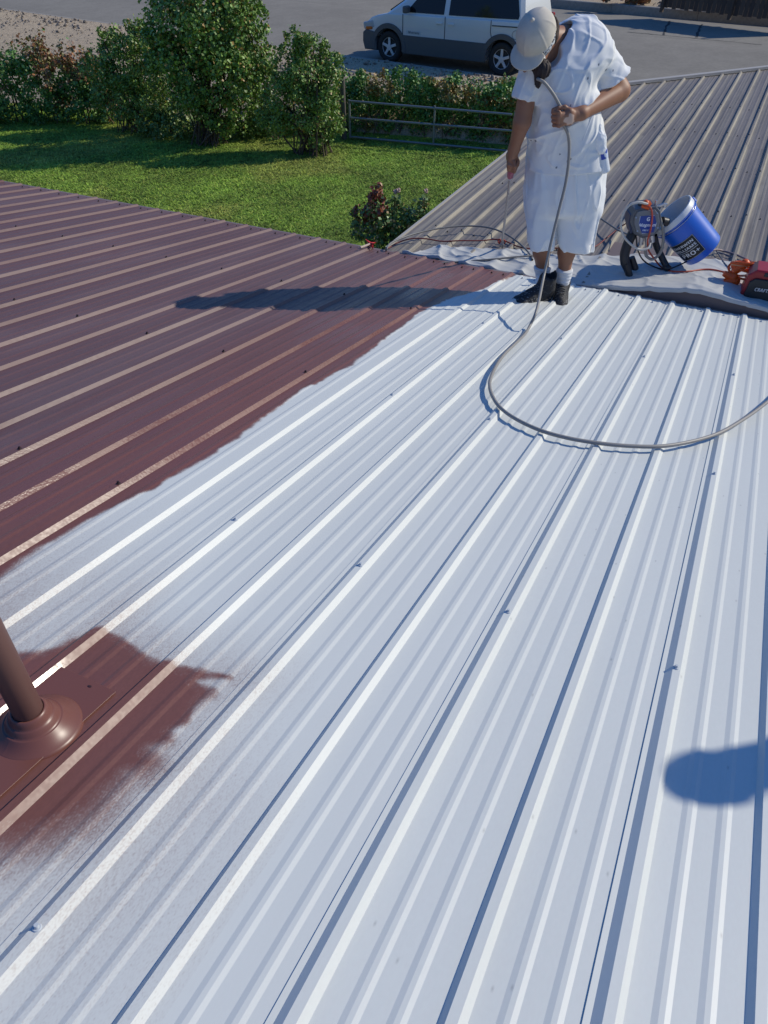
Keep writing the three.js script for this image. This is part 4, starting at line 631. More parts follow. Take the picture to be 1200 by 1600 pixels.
    const cg = new THREE.ExtrudeGeometry(c, { depth: 0.02, bevelEnabled: true, bevelThickness: 0.008, bevelSize: 0.008, bevelSegments: 2, curveSegments: 14 }); cg.translate(0, 0, sg * (W / 2 + 0.002) - 0.01); part(t, 'side_cladding', cg, clad);
    for (const ax of [fx, rx]) { const r = new THREE.Shape(); r.absarc(ax, R, AR + 0.075 * k, -0.12, Math.PI + 0.12, false); r.absarc(ax, R, AR - 0.015, Math.PI + 0.14, -0.14, true); const g = new THREE.ExtrudeGeometry(r, { depth: 0.03, bevelEnabled: true, bevelThickness: 0.01, bevelSize: 0.01, bevelSegments: 2, curveSegments: 24 }); g.translate(0, 0, sg * (W / 2 + 0.004) - 0.015); part(t, 'wheel_arch_trim', g, clad); }
  }
  const bump = (pts, name) => { const q = new THREE.Shape(pts.map(p => new THREE.Vector2(X(p[0]), p[1] * k))), g = new THREE.ExtrudeGeometry(q, { depth: W - 0.06, bevelEnabled: true, bevelThickness: 0.05, bevelSize: 0.02, bevelSegments: 3 }); g.translate(0, 0, -W / 2 + 0.03); part(t, name, g, clad); };
  bump([[2.02, 0.26], [2.44, 0.26], [2.51, 0.42], [2.5, 0.6], [2.4, 0.66], [2.05, 0.62]], 'front_bumper');
  bump([[-2.0, 0.28], [-2.2, 0.28], [-2.28, 0.45], [-2.27, 0.62], [-2.0, 0.62]], 'rear_bumper');
  // windscreen, lights, badge
  const ws = (() => { const q = [[1.62, 1.07, 0.66], [1.62, 1.07, -0.66], [0.6, 1.645, -0.57], [0.6, 1.645, 0.57]].map(p => V(X(p[0] + 0.0), p[1] * k, p[2])); const n = q[1].clone().sub(q[0]).cross(q[3].clone().sub(q[0])).normalize(); if (n.x < 0) n.negate(); const g = new ConvexGeometry([...q.map(p => p.clone().addScaledVector(n, 0.03)), ...q.map(p => p.clone().addScaledVector(n, 0.005))]); return g; })();
  part(t, 'windscreen', ws, glass);
  for (const sg of [-1, 1]) {
    part(t, 'wiper', rod([X(1.55), 1.10 * k + 0.03, sg * 0.1], [X(1.2), 1.32 * k + 0.05, sg * 0.1 - 0.35], 0.01), rub);
    const hl = rbox(0, 0, 0, 0.32, 0.16, 0.24, 0.04, 3); hl.rotateZ(-0.2); hl.translate(X(2.3), 0.77 * k, sg * (W / 2 - 0.1)); part(t, 'headlight', hl, mat(0.5, 0.5, 0.5, 0.15));
    const ind = rbox(0, 0, 0, 0.2, 0.085, 0.2, 0.03, 3); ind.rotateZ(-0.1); ind.translate(X(2.28), 0.71 * k, sg * (W / 2 - 0.075)); part(t, 'indicator_lamp', ind, mat(0.65, 0.16, 0.03, 0.2));
    part(t, 'tail_lamp', rbox(X(-2.2), 0.95 * k, sg * (W / 2 - 0.06), 0.1, 0.36, 0.12, 0.03), mat(0.3, 0.01, 0.01, 0.2));
    const mg = rbox(X(0.98), 1.16 * k, sg * (W / 2 + 0.09), 0.13, 0.15, 0.2, 0.04, 3); part(t, 'side_mirror', mg, clad);
  }
  const bc = document.createElement('canvas'); bc.width = 256; bc.height = 48; { const x = bc.getContext('2d'); x.fillStyle = '#c6cdd0'; x.fillRect(0, 0, 256, 48); x.fillStyle = '#15181c'; x.font = 'italic bold 44px serif'; x.textAlign = 'center'; x.fillText('Montana', 128, 38, 240); }
  const bt = new THREE.CanvasTexture(bc); bt.colorSpace = THREE.SRGBColorSpace; const bg = new THREE.PlaneGeometry(0.42, 0.075); bg.rotateY(Math.PI); bg.translate(X(0.82), 0.69 * k, -W / 2 - 0.004); part(t, 'door_badge', bg, new THREE.MeshStandardMaterial({ map: bt, roughness: 0.5 }));
  part(t, 'roof_rack', merge([-1, 1].map(sg => tube([V(X(0.1), 1.71 * k, sg * 0.6), V(X(0.0), 1.77 * k, sg * 0.6), V(X(-1.75), 1.76 * k, sg * 0.6), V(X(-1.85), 1.70 * k, sg * 0.6)], 0.018, 30, 6))), clad);
  for (const ax of [fx, rx]) for (const sg of [-1, 1]) {
    const w = new THREE.Group(); w.name = 'wheel'; w.position.set(ax, R, sg * (W / 2 - 0.115)); t.add(w);
    const ty = lathe([[0.19, -0.1], [0.29, -0.11], [0.325, -0.095], [0.335, -0.06], [0.335, 0.06], [0.325, 0.095], [0.29, 0.11], [0.215, 0.105], [0.205, 0.06], [0.19, 0.0]].map(([r, y]) => [r * k, y]), 48); ty.rotateX(sg * Math.PI / 2); part(w, 'tyre', ty, rub);
    const sp = []; for (let i = 0; i < 5; i++) { const g = rbox(0, 0.115 * k, 0, 0.062, 0.19 * k, 0.03, 0.01); g.rotateZ(i * 1.2566); sp.push(g); } const ring = lathe([[0.20, 0.0], [0.222, 0.01], [0.222, 0.03], [0.2, 0.03], [0.19, 0.01], [0.2, 0.0]].map(([r, y]) => [r * k, y]), 40); ring.rotateX(Math.PI / 2); sp.push(ring); const hub = new THREE.CylinderGeometry(0.06, 0.065, 0.05, 20); hub.rotateX(Math.PI / 2); sp.push(hub);
    const rim = merge(sp); rim.translate(0, 0, sg * 0.075); part(w, 'rim', rim, alloy);
    const dk = new THREE.CylinderGeometry(0.2 * k, 0.2 * k, 0.03, 30); dk.rotateX(Math.PI / 2); dk.translate(0, 0, sg * 0.03); part(w, 'brake_disc', dk, mat(0.04, 0.04, 0.04, 0.7));
  }
}
// flue on the roof to the right, whose shadow lies on the white sheets
{
  const T = onRoof(1112, 1212, 0.01).addScaledVector(SUN, 3.1), b = V(T.x, 0, T.z); const p = onPlane(600, 800, T, V(0, 1, 0)); const ry = EAVE_Y + (T.z - EAVE_Z) * Math.tan(AL);
  const t = thing('roof_flue', 'round capped metal flue standing on the white roof outside the right edge', 'flue', [T.x, ry, T.z]), h = T.y - ry, m = mat(0.4, 0.4, 0.41, 0.4, { metalness: 0.7 });
  part(t, 'pipe', (() => { const g = new THREE.CylinderGeometry(0.07, 0.07, h + 0.1, 32); g.translate(0, (h - 0.1) / 2, 0); return g; })(), m);
  part(t, 'cap', (() => { const g = new THREE.SphereGeometry(0.082, 32, 12, 0, 6.2832, 0, 1.57); g.scale(1, 1.35, 1); g.translate(0, h - 0.03, 0); return g; })(), m);
  part(t, 'collar', (() => { const g = lathe([[0.16, -0.02], [0.13, 0.03], [0.085, 0.09], [0.071, 0.1]]); return g; })(), m);
}
// ---------------------------------------------------------------- the painter
function nets(f, mn, mx, h) {                     // surface nets over a distance field, normals from its gradient
  const n = [0, 1, 2].map(i => Math.ceil((mx[i] - mn[i]) / h) + 1), [nx, ny, nz_] = n, val = new Float32Array(nx * ny * nz_);
  let q = 0; for (let k = 0; k < nz_; k++) for (let j = 0; j < ny; j++) for (let i = 0; i < nx; i++) val[q++] = f(mn[0] + i * h, mn[1] + j * h, mn[2] + k * h);
  const id = new Int32Array(nx * ny * nz_).fill(-1), pos = [], idx = [], at = (i, j, k) => (k * ny + j) * nx + i;
  const E = [[0, 1], [2, 3], [4, 5], [6, 7], [0, 2], [1, 3], [4, 6], [5, 7], [0, 4], [1, 5], [2, 6], [3, 7]];
  for (let k = 0; k < nz_ - 1; k++) for (let j = 0; j < ny - 1; j++) for (let i = 0; i < nx - 1; i++) {
    const v = []; let m = 0; for (let c = 0; c < 8; c++) { const x = val[at(i + (c & 1), j + (c >> 1 & 1), k + (c >> 2))]; v.push(x); if (x < 0) m |= 1 << c; }
    if (m === 0 || m === 255) continue; let sx = 0, sy = 0, sz = 0, cnt = 0;
    for (const [a, b] of E) if ((v[a] < 0) !== (v[b] < 0)) { const t = v[a] / (v[a] - v[b]); sx += (a & 1) + t * ((b & 1) - (a & 1)); sy += (a >> 1 & 1) + t * ((b >> 1 & 1) - (a >> 1 & 1)); sz += (a >> 2) + t * ((b >> 2) - (a >> 2)); cnt++; }
    id[at(i, j, k)] = pos.length / 3; pos.push(mn[0] + (i + sx / cnt) * h, mn[1] + (j + sy / cnt) * h, mn[2] + (k + sz / cnt) * h);
  }
  const quad = (a, b, c, d, fl) => { if (a < 0 || b < 0 || c < 0 || d < 0) return; fl ? idx.push(a, b, c, a, c, d) : idx.push(a, c, b, a, d, c); };
  for (let k = 1; k < nz_ - 1; k++) for (let j = 1; j < ny - 1; j++) for (let i = 1; i < nx - 1; i++) {
    const s = val[at(i, j, k)] < 0;
    if (s !== val[at(i + 1, j, k)] < 0) quad(id[at(i, j - 1, k - 1)], id[at(i, j, k - 1)], id[at(i, j, k)], id[at(i, j - 1, k)], s);
    if (s !== val[at(i, j + 1, k)] < 0) quad(id[at(i - 1, j, k - 1)], id[at(i - 1, j, k)], id[at(i, j, k)], id[at(i, j, k - 1)], s);
    if (s !== val[at(i, j, k + 1)] < 0) quad(id[at(i - 1, j - 1, k)], id[at(i, j - 1, k)], id[at(i, j, k)], id[at(i - 1, j, k)], s);
  }
  const nor = [], e = h * 0.6; for (let i = 0; i < pos.length; i += 3) { const x = pos[i], y = pos[i + 1], z = pos[i + 2], a = f(x + e, y, z) - f(x - e, y, z), b = f(x, y + e, z) - f(x, y - e, z), c = f(x, y, z + e) - f(x, y, z - e), l = Math.hypot(a, b, c) || 1; nor.push(a / l, b / l, c / l); }
  const g = new THREE.BufferGeometry(); g.setAttribute('position', new THREE.Float32BufferAttribute(pos, 3)); g.setAttribute('normal', new THREE.Float32BufferAttribute(nor, 3)); g.setIndex(idx); return g;
}
const smin = (a, b, k) => { const h = Math.max(k - Math.abs(a - b), 0) / k; return Math.min(a, b) - h * h * k * 0.25; };
const smax = (a, b, k) => -smin(-a, -b, k);
function cap(x, y, z, a, b, ra, rb) { const dx = b[0] - a[0], dy = b[1] - a[1], dz = b[2] - a[2], t = clamp(((x - a[0]) * dx + (y - a[1]) * dy + (z - a[2]) * dz) / (dx * dx + dy * dy + dz * dz)); return Math.hypot(x - a[0] - dx * t, y - a[1] - dy * t, z - a[2] - dz * t) - mix(ra, rb, t); }
const ell = (x, y, z, c, r) => { const a = (x - c[0]) / r[0], b = (y - c[1]) / r[1], d = (z - c[2]) / r[2], l = Math.hypot(a, b, d); return (l - 1) * Math.min(r[0], r[1], r[2]) * (l > 0.001 ? 1 : 1); };
const F0 = onRoof(850, 460, 0);
const BM = new THREE.Matrix4().makeBasis(CR, V(0, 1, 0), CH.clone().negate());
const m = (x, y, w = 0) => { const p = onV(x, y, F0, w).sub(F0); return [p.dot(CR), p.y, w]; };
const mr = (x, y, h = 0) => { const p = onRoof(x, y, h).sub(F0); return [p.dot(CR), p.y, -p.dot(CH)]; };
const toW = a => V(...a).applyMatrix4(BM).add(F0);
const man = thing('person', 'painter in white T-shirt, long white shorts and pale cap looking down at the roof', 'person', F0.toArray());
const put = (name, g, mt, label, parent = man) => { g.applyMatrix4(BM); return part(parent, name, g, mt, label); };
const paintV = (g, fn) => { const p = g.attributes.position, c = []; for (let i = 0; i < p.count; i++) c.push(...fn(p.getX(i), p.getY(i), p.getZ(i))); g.setAttribute('color', new THREE.Float32BufferAttribute(c, 3)); return g; };
// joints (u to the right in the picture, v up, w towards the camera)
const J = {
  lSh: m(935, 62, -0.02), lEl: m(968, 142, 0.05), lWr: m(908, 177, 0.29), lHd: m(886, 180, 0.315),
  rSh: m(834, 96, 0.19), rEl: m(816, 190, 0.2), rWr: m(803, 233, 0.12), rHd: m(799, 248, 0.09),
  neck: m(890, 62, 0.02), head: m(838, 61, 0.2),
  rKn: m(846, 372, 0.02), lKn: m(889, 372, 0.04), rAn: mr(850, 447, 0.09), lAn: mr(876, 448, 0.09), rHip: m(855, 285, 0), lHip: m(905, 285, 0)
};
J.rAn = m(848, 432, -0.02); J.lAn = m(880, 436, 0.03);
// head frame
const hf = V(-0.46, -0.78, 0.42).normalize(), hu0 = V(-0.42, 0.46, 0.78), hu = hu0.clone().addScaledVector(hf, -hu0.dot(hf)).normalize(), hl = hu.clone().cross(hf);
const HS = 1.09, HC = V(...J.head), toH = (x, y, z) => { const a = (x - HC.x) / HS, b = (y - HC.y) / HS, c = (z - HC.z) / HS; return [a * hl.x + b * hl.y + c * hl.z, a * hu.x + b * hu.y + c * hu.z, a * hf.x + b * hf.y + c * hf.z]; };
const fromH = (x, y, z) => { x *= HS; y *= HS; z *= HS; return [HC.x + hl.x * x + hu.x * y + hf.x * z, HC.y + hl.y * x + hu.y * y + hf.y * z, HC.z + hl.z * x + hu.z * y + hf.z * z]; };
const headF = (X, Y, Z) => {
  const [x, y, z] = toH(X, Y, Z);
  let d = ell(x, y, z, [0, 0.03, -0.01], [0.076, 0.098, 0.096]);
  d = smin(d, ell(x, y, z, [0, -0.05, 0.035], [0.06, 0.062, 0.06]), 0.04);
  d = smin(d, ell(x, y, z, [0, -0.098, 0.062], [0.03, 0.022, 0.026]), 0.03);
  d = smin(d, cap(x, y, z, [0, 0.0, 0.088], [0, -0.038, 0.112], 0.010, 0.014), 0.012);
  d = smin(d, cap(x, y, z, [-0.014, -0.04, 0.1], [0.014, -0.04, 0.1], 0.009, 0.009), 0.008);
  d = smin(d, cap(x, y, z, [-0.03, 0.018, 0.083], [0.03, 0.018, 0.083], 0.011, 0.011), 0.02);
  for (const s of [-1, 1]) { d = smax(d, -ell(x, y, z, [s * 0.032, -0.002, 0.1], [0.018, 0.013, 0.018]), 0.012); d = smin(d, ell(x, y, z, [s * 0.032, -0.003, 0.078], [0.013, 0.012, 0.013]), 0.004); d = smin(d, ell(x, y, z, [s * 0.079, -0.012, -0.005], [0.011, 0.031, 0.02]), 0.008); }
  d = smin(d, cap(x, y, z, [-0.02, -0.066, 0.089], [0.02, -0.066, 0.089], 0.007, 0.007), 0.008); d = smin(d, cap(x, y, z, [-0.017, -0.077, 0.087], [0.017, -0.077, 0.087], 0.007, 0.007), 0.008);
  return d;
};
const nk0 = fromH(0, -0.04, -0.03), nk1 = J.neck;
const bodyF = (x, y, z) => {
  let d = cap(x, y, z, J.lSh, J.lEl, 0.062, 0.056);
  d = smin(d, cap(x, y, z, J.lEl, J.lWr, 0.06, 0.038), 0.02);
  d = smin(d, cap(x, y, z, J.lWr, J.lHd, 0.036, 0.033), 0.02);
  let r = cap(x, y, z, J.rSh, J.rEl, 0.06, 0.05); r = smin(r, cap(x, y, z, J.rEl, J.rWr, 0.051, 0.034), 0.02); r = smin(r, cap(x, y, z, J.rWr, J.rHd, 0.034, 0.03), 0.02);
  d = Math.min(d, r);
  d = smin(d, cap(x, y, z, J.neck, [0.02, 1.15, 0.02], 0.07, 0.1), 0.06); d = smin(d, cap(x, y, z, [0.02, 1.15, 0.0], [0.05, 0.82, -0.01], 0.1, 0.1), 0.08);
  d = smin(d, cap(x, y, z, J.lSh, J.neck, 0.05, 0.055), 0.03); d = smin(d, cap(x, y, z, J.rSh, J.neck, 0.05, 0.055), 0.03);
  d = smin(d, cap(x, y, z, nk0, nk1, 0.064, 0.066), 0.03);
  const leg = (h, k, a) => smin(cap(x, y, z, h, k, 0.085, 0.056), smin(cap(x, y, z, k, [mix(k[0], a[0], 0.35), mix(k[1], a[1], 0.35), mix(k[2], a[2], 0.35) - 0.012], 0.053, 0.055), cap(x, y, z, [mix(k[0], a[0], 0.35), mix(k[1], a[1], 0.35), mix(k[2], a[2], 0.35) - 0.012], a, 0.055, 0.036), 0.03), 0.04);
  d = smin(d, leg(J.rHip, J.rKn, J.rAn), 0.05); d = smin(d, leg(J.lHip, J.lKn, J.lAn), 0.03);
  return smin(d, headF(x, y, z), 0.03);
};
// a hand closed round a bar: axis A of the bar, D from wrist to knuckles, N out of the back of the hand
function fist(c, A, D, N, wr, sc = 1.15) {
  const P = (a, d, n) => (a *= sc, d *= sc, n *= sc, 0) || [c[0] + A.x * a + D.x * d + N.x * n, c[1] + A.y * a + D.y * d + N.y * n, c[2] + A.z * a + D.z * d + N.z * n];
  const seg = []; const len = [0.94, 1, 0.96, 0.82];
  for (let i = 0; i < 4; i++) { const a = 0.031 - i * 0.0205, L = len[i], r = [0.0108, 0.0111, 0.0106, 0.0096][i]; const K = P(a, 0.028, 0.022), p1 = P(a * 0.96, 0.028 + 0.022 * L, -0.004), p2 = P(a * 0.92, 0.022 * L, -0.026), p3 = P(a * 0.9, -0.008, -0.024); seg.push([[K, p1, r + 0.001, r], [p1, p2, r, r - 0.0005], [p2, p3, r - 0.0005, r - 0.0015]]); }
  const palm = [[wr, P(0.018, 0.026, 0.02), 0.03, 0.0145], [wr, P(-0.002, 0.028, 0.021), 0.031, 0.0145], [wr, P(-0.028, 0.024, 0.018), 0.029, 0.0135], [P(0.02, -0.03, 0.01), P(-0.024, -0.03, 0.008), 0.02, 0.019]];
  const th = [[P(0.022, -0.034, 0.004), P(0.043, -0.008, 0.0), 0.015, 0.0125], [P(0.043, -0.008, 0.0), P(0.046, 0.024, -0.001), 0.0115, 0.0105], [P(0.046, 0.024, -0.001), P(0.043, 0.05, -0.004), 0.0105, 0.0085]];
  return (x, y, z) => {
    let d = 1; for (const s of palm) d = smin(d, cap(x, y, z, ...s), 0.02);
    let fm = 1; for (const f of seg) { let e = 1; for (const s of f) e = smin(e, cap(x, y, z, ...s), 0.006); fm = smin(fm, e, 0.0035); }
    let e = 1; for (const s of th) e = smin(e, cap(x, y, z, ...s), 0.008);
    return smin(smin(d, fm, 0.008), e, 0.008);
  };
}
const SK = [0.30, 0.138, 0.078];
const skinCol = (x, y, z) => {
  let k = 1 + 0.16 * fbm(x * 14, y * 14, z * 14, 3), c = [SK[0] * k, SK[1] * k, SK[2] * k];
  const dp = Math.hypot(x - PALE[0], y - PALE[1], z - PALE[2]) + 0.022 * nz(x * 45, y * 45, z * 45); const t = sstep(0.033, 0.026, dp); if (t > 0) c = [mix(c[0], 0.62, t), mix(c[1], 0.43, t), mix(c[2], 0.33, t)];
  const h = toH(x, y, z); if (Math.hypot(h[0], h[1] + 0.06, h[2] - 0.09) < 0.03 && h[2] > 0.085 && Math.abs(h[1] + 0.071) < 0.011) c = [0.33, 0.11, 0.085];
  for (const s of [-1, 1]) { const e = Math.hypot(h[0] - s * 0.032, h[1] + 0.003, h[2] - 0.089); if (e < 0.011) c = e < 0.006 ? [0.03, 0.02, 0.015] : [0.6, 0.57, 0.54]; }
  return c;
};
const lc = m(880, 183, 0.325), lN = V(0.12, 0.05, 1).normalize(), lA = V(-0.16, 0.98, 0.02), lD = V(-1, -0.16, 0.12).normalize();
const PALE = [lc[0] + 0.034, lc[1] - 0.004, lc[2] + 0.03];
const tip = (() => { const p = onTarp(784, 384, 0.02).sub(F0); return [p.dot(CR), p.y, -p.dot(CH)]; })();
const rc = m(800, 252, 0.08), wand = V(...tip).sub(V(...rc)).normalize();
const rA = wand.clone().negate(), rN = V(-0.92, 0.05, 0.35), rD0 = V(0.25, -0.6, 0.75); rN.addScaledVector(rA, -rN.dot(rA)).normalize(); const rD = rA.clone().cross(rN); if (rD.dot(V(0, -0.4, 0.8)) < 0) rD.negate();
const lFist = fist(lc, lA.normalize(), lD, lN, J.lWr), rFist = fist(rc, rA, rD, rN, J.rWr);
{
  const gBody = nets(bodyF, [-0.5, 0.02, -0.26], [0.46, 1.80, 0.46], 0.0105);
  const boxAround = (c, r) => [[c[0] - r, c[1] - r, c[2] - r], [c[0] + r, c[1] + r, c[2] + r]];
  const gl = nets(lFist, ...boxAround([lc[0] + 0.01, lc[1], lc[2]], 0.115), 0.003), gr = nets(rFist, ...boxAround([rc[0], rc[1] + 0.01, rc[2]], 0.115), 0.003), gh = nets(headF, ...boxAround(J.head, 0.185), 0.004);
  const g = merge([gBody, gl, gr, gh].map(q => paintV(q, skinCol)));
  put('body', g, new THREE.MeshStandardMaterial({ color: 0xffffff, vertexColors: true, roughness: 0.55 }));
}
// shirt: silhouettes read row by row, folded cloth over the body
const rowsS = [[268, 823, 947, 0.01, 0.19], [245, 823, 946, 0.015, 0.19], [215, 824, 943, 0.025, 0.19], [185, 825, 938, 0.045, 0.188], [155, 826, 931, 0.06, 0.182], [125, 828, 930, 0.07, 0.17], [95, 834, 950, 0.07, 0.15], [72, 850, 957, 0.05, 0.13], [52, 864, 951, 0.03, 0.115], [40, 874, 944, 0.015, 0.1], [29, 884, 934, 0, 0.08]].map(([y, a, b, w, dp]) => { w += 0.02; dp *= 1.17; const A = m(a, y, w), B = m(b, y, w); return [(A[1] + B[1]) / 2, (A[0] + B[0]) / 2, (B[0] - A[0]) / 2, w, dp]; });
const stack = (rows, x, y, z) => {
  let i = 0; while (i < rows.length - 2 && y > rows[i + 1][0]) i++;
  const A = rows[i], B = rows[i + 1], Z = rows[Math.max(0, i - 1)], Y = rows[Math.min(rows.length - 1, i + 2)], t = clamp((y - A[0]) / (B[0] - A[0])), dt = B[0] - A[0];
  const q = k => { const m0 = (B[k] - Z[k]) / ((B[0] - Z[0]) || 1) * dt, m1 = (Y[k] - A[k]) / ((Y[0] - A[0]) || 1) * dt, t2 = t * t, t3 = t2 * t; return (2 * t3 - 3 * t2 + 1) * A[k] + (t3 - 2 * t2 + t) * m0 + (3 * t2 - 2 * t3) * B[k] + (t3 - t2) * m1; };
  const cx = q(1), a = Math.max(0.02, q(2)), cz = q(3), b = Math.max(0.02, q(4));
  const l = Math.pow(Math.pow(Math.abs(x - cx) / a, 2.4) + Math.pow(Math.abs(z - cz) / b, 2.4), 1 / 2.4), d = (l - 1) * Math.min(a, b); return d;
};
const lS0 = m(930, 78, -0.01), lS1 = m(954, 128, 0.02), rS0 = m(838, 100, 0.17), rS1 = m(818, 158, 0.19), lS2 = [lS1[0] + (lS1[0] - lS0[0]) * 0.5, lS1[1] + (lS1[1] - lS0[1]) * 0.5, lS1[2]], rS2 = [rS1[0] + (rS1[0] - rS0[0]) * 0.5, rS1[1] + (rS1[1] - rS0[1]) * 0.5, rS1[2]];
const along = (x, y, z, a, b) => { const d = [b[0] - a[0], b[1] - a[1], b[2] - a[2]], l = Math.hypot(...d); return ((x - b[0]) * d[0] + (y - b[1]) * d[1] + (z - b[2]) * d[2]) / l; };
const fold = (p, s) => { const a = 1 - Math.abs(p * 2); return s * Math.max(0, a) ** 3; };
const NKA = m(884, 52, 0.06), NKB = nk0, NKF = m(862, 86, 0.19);
const shirtF = (x, y, z) => {
  let d = stack(rowsS, x, y, z);
  d = smax(d, y - (rowsS[rowsS.length - 1][0] + 0.008), 0.06);
  const sl = cap(x, y, z, lS0, lS1, 0.1, 0.112), sr = cap(x, y, z, rS0, rS1, 0.085, 0.074);
  d = smin(d, smax(sl, along(x, y, z, lS0, lS1) + 0.004, 0.01), 0.035); d = smin(d, smax(sr, along(x, y, z, rS0, rS1) + 0.004, 0.01), 0.03);
  // folds: a long crease from the armpit across the chest, drag lines and soft crumple
  const q = nz(x * 5 + 3, y * 2.5, z * 4), up = sstep(1.5, 1.0, y);
  d -= fold(((y - 1.235) - 0.55 * (x - 0.0) + 0.03 * q) * 9, 0.018) * sstep(-0.24, -0.05, x) * (z > 0 ? 1 : 0.3);
  d -= fold(((y - 1.15) - 0.5 * (x + 0.05) + 0.03 * q) * 11, 0.013) * sstep(0.12, -0.02, x); d += fold(((y - 1.2) - 0.53 * x + 0.03 * q) * 10, 0.010) * sstep(-0.24, -0.05, x);
  d += 0.015 * nz(x * 6.5, y * 3.8, z * 5) + 0.0035 * nz(x * 13 + y * 7, y * 9 - x * 6, z * 11);
  const v1 = Math.abs(nz(x * 10 - y * 3.2, y * 2.2, z * 8 + 5)); d -= 0.0055 * Math.max(0, 1 - v1 * 5) * sstep(0.78, 1.0, y);
  const v2 = Math.abs(nz(x * 6 + y * 7, y * 6 - x * 5, z * 8 + 15)); d -= 0.005 * Math.max(0, 1 - v2 * 5);
  // openings: hem, neck, cuffs
  d = smax(d, (0.868 + 0.012 * nz(x * 6, 2, z * 6) + 0.02 * x) - y, 0.006);
  d = smax(d, -cap(x, y, z, NKA, NKB, 0.06, 0.075), 0.01); d = smax(d, -ell(x, y, z, NKF, [0.05, 0.07, 0.07]), 0.02);
  d = smax(d, -cap(x, y, z, [mix(lS0[0], lS1[0], 0.72), mix(lS0[1], lS1[1], 0.72), mix(lS0[2], lS1[2], 0.72)], lS2, 0.082, 0.1), 0.008);
  d = smax(d, -cap(x, y, z, [mix(rS0[0], rS1[0], 0.75), mix(rS0[1], rS1[1], 0.75), mix(rS0[2], rS1[2], 0.75)], rS2, 0.055, 0.064), 0.008);
  d = smax(d, -(stack(rowsS, x, y, z) + 0.03 + 0.02 * sstep(0.84, 0.9, y) * 10), 0.006);
  return d;
};
const spots = [[885, 240, 0.007], [870, 233, 0.004], [882, 243, 0.005], [865, 255, 0.004], [884, 156, 0.004], [945, 108, 0.007], [960, 112, 0.004], [912, 116, 0.005], [930, 96, 0.004], [835, 217, 0.004], [830, 220, 0.004], [892, 166, 0.004], [858, 246, 0.003]].map(s => [m(s[0], s[1], 0.15), s[2]]);
const clothCol = (x, y, z) => { let k = 1 + 0.03 * fbm(x * 9, y * 9, z * 9); let c = [0.76 * k, 0.765 * k, 0.765 * k]; for (const [p, r] of spots) { const d = Math.hypot(x - p[0], (y - p[1]) * 0.8) + 0.003 * nz(x * 150, y * 150, 1); if (d < r && z > -0.05) c = [0.07, 0.10, 0.15]; } const st = fbm(x * 4 + 2, y * 3, z * 3, 3); if (st > 0.2) { const t = clamp((st - 0.2) * 1.5) * 0.22; c = [mix(c[0], 0.55, t), mix(c[1], 0.5, t), mix(c[2], 0.5, t)]; } return c; };
const clothM = new THREE.MeshPhysicalMaterial({ color: 0xffffff, vertexColors: true, roughness: 0.9, sheen: 0.3, sheenRoughness: 0.6 });
put('shirt', paintV(nets(shirtF, [-0.44, 0.80, -0.30], [0.46, 1.70, 0.44], 0.0062), clothCol), clothM, 'loose white T-shirt with dark paint specks');
// shorts
const mkRows = (L, w) => L.map(([y, a, b, dp, ww]) => { dp *= 1.22; ww = (ww ?? w) + 0.025; const A = m(a, y, ww ?? w), B = m(b, y, ww ?? w); return [(A[1] + B[1]) / 2, (A[0] + B[0]) / 2, (B[0] - A[0]) / 2, ww ?? w, dp]; }).sort((p, q) => p[0] - q[0]);
const rowsP = mkRows([[345, 824, 934, 0.11], [325, 823, 937, 0.15], [290, 822, 941, 0.17], [262, 824, 943, 0.175], [245, 826, 942, 0.17]], 0.0), rowsR = mkRows([[396, 827, 861, 0.088, 0.02], [375, 824, 864, 0.098, 0.02], [350, 823, 868, 0.108, 0.015], [325, 822, 874, 0.115, 0.01], [300, 822, 878, 0.12, 0]], 0.01), rowsL = mkRows([[402, 879, 924, 0.092, 0.03], [380, 872, 927, 0.104, 0.03], [350, 868, 933, 0.112, 0.02], [325, 866, 937, 0.12, 0.01], [300, 862, 940, 0.12, 0]], 0.02);
const hemR = m(843, 381, 0.02)[1], hemL = m(898, 385, 0.03)[1];
const shortsF = (x, y, z) => {
  let p = stack(rowsP, x, y, z); p = smax(p, rowsP[0][0] + 0.06 - y, 0.05);
  let r = stack(rowsR, x, y, z), l = stack(rowsL, x, y, z);
  const wr = 0.007 * nz(x * 8, y * 4, z * 8) + 0.004 * nz(x * 18, y * 14, z * 18), v = Math.abs(nz(x * 9 + 4, y * 3 + x * 4, z * 8)); const fo = 0.009 * Math.max(0, 1 - v * 5);
  r = smax(r, hemR + 0.02 * (x + 0.08) - y, 0.006); l = smax(l, hemL - 0.12 * (x - 0.16) - y, 0.006);
  const rk = [J.rKn[0] + 0.0, hemR, J.rKn[2]], lk = [J.lKn[0] + 0.02, hemL, J.lKn[2]];
  r = smax(r, -Math.max(stack(rowsR, x, y, z) + 0.013, y - hemR - 0.05), 0.006); l = smax(l, -Math.max(stack(rowsL, x, y, z) + 0.013, y - hemL - 0.05), 0.006);
  r = smax(r, y - 0.74, 0.05); l = smax(l, y - 0.74, 0.05);
  let d = smin(p, Math.min(r, l), 0.03); d = smax(d, y - 0.92, 0.01);
  return d + wr - fo;
};
put('shorts', paintV(nets(shortsF, [-0.28, 0.24, -0.26], [0.36, 0.95, 0.32], 0.0065), (x, y, z) => { const k = 1 + 0.03 * fbm(x * 9, y * 9, z * 9); return [0.74 * k, 0.76 * k, 0.775 * k]; }), clothM, 'long loose white shorts');
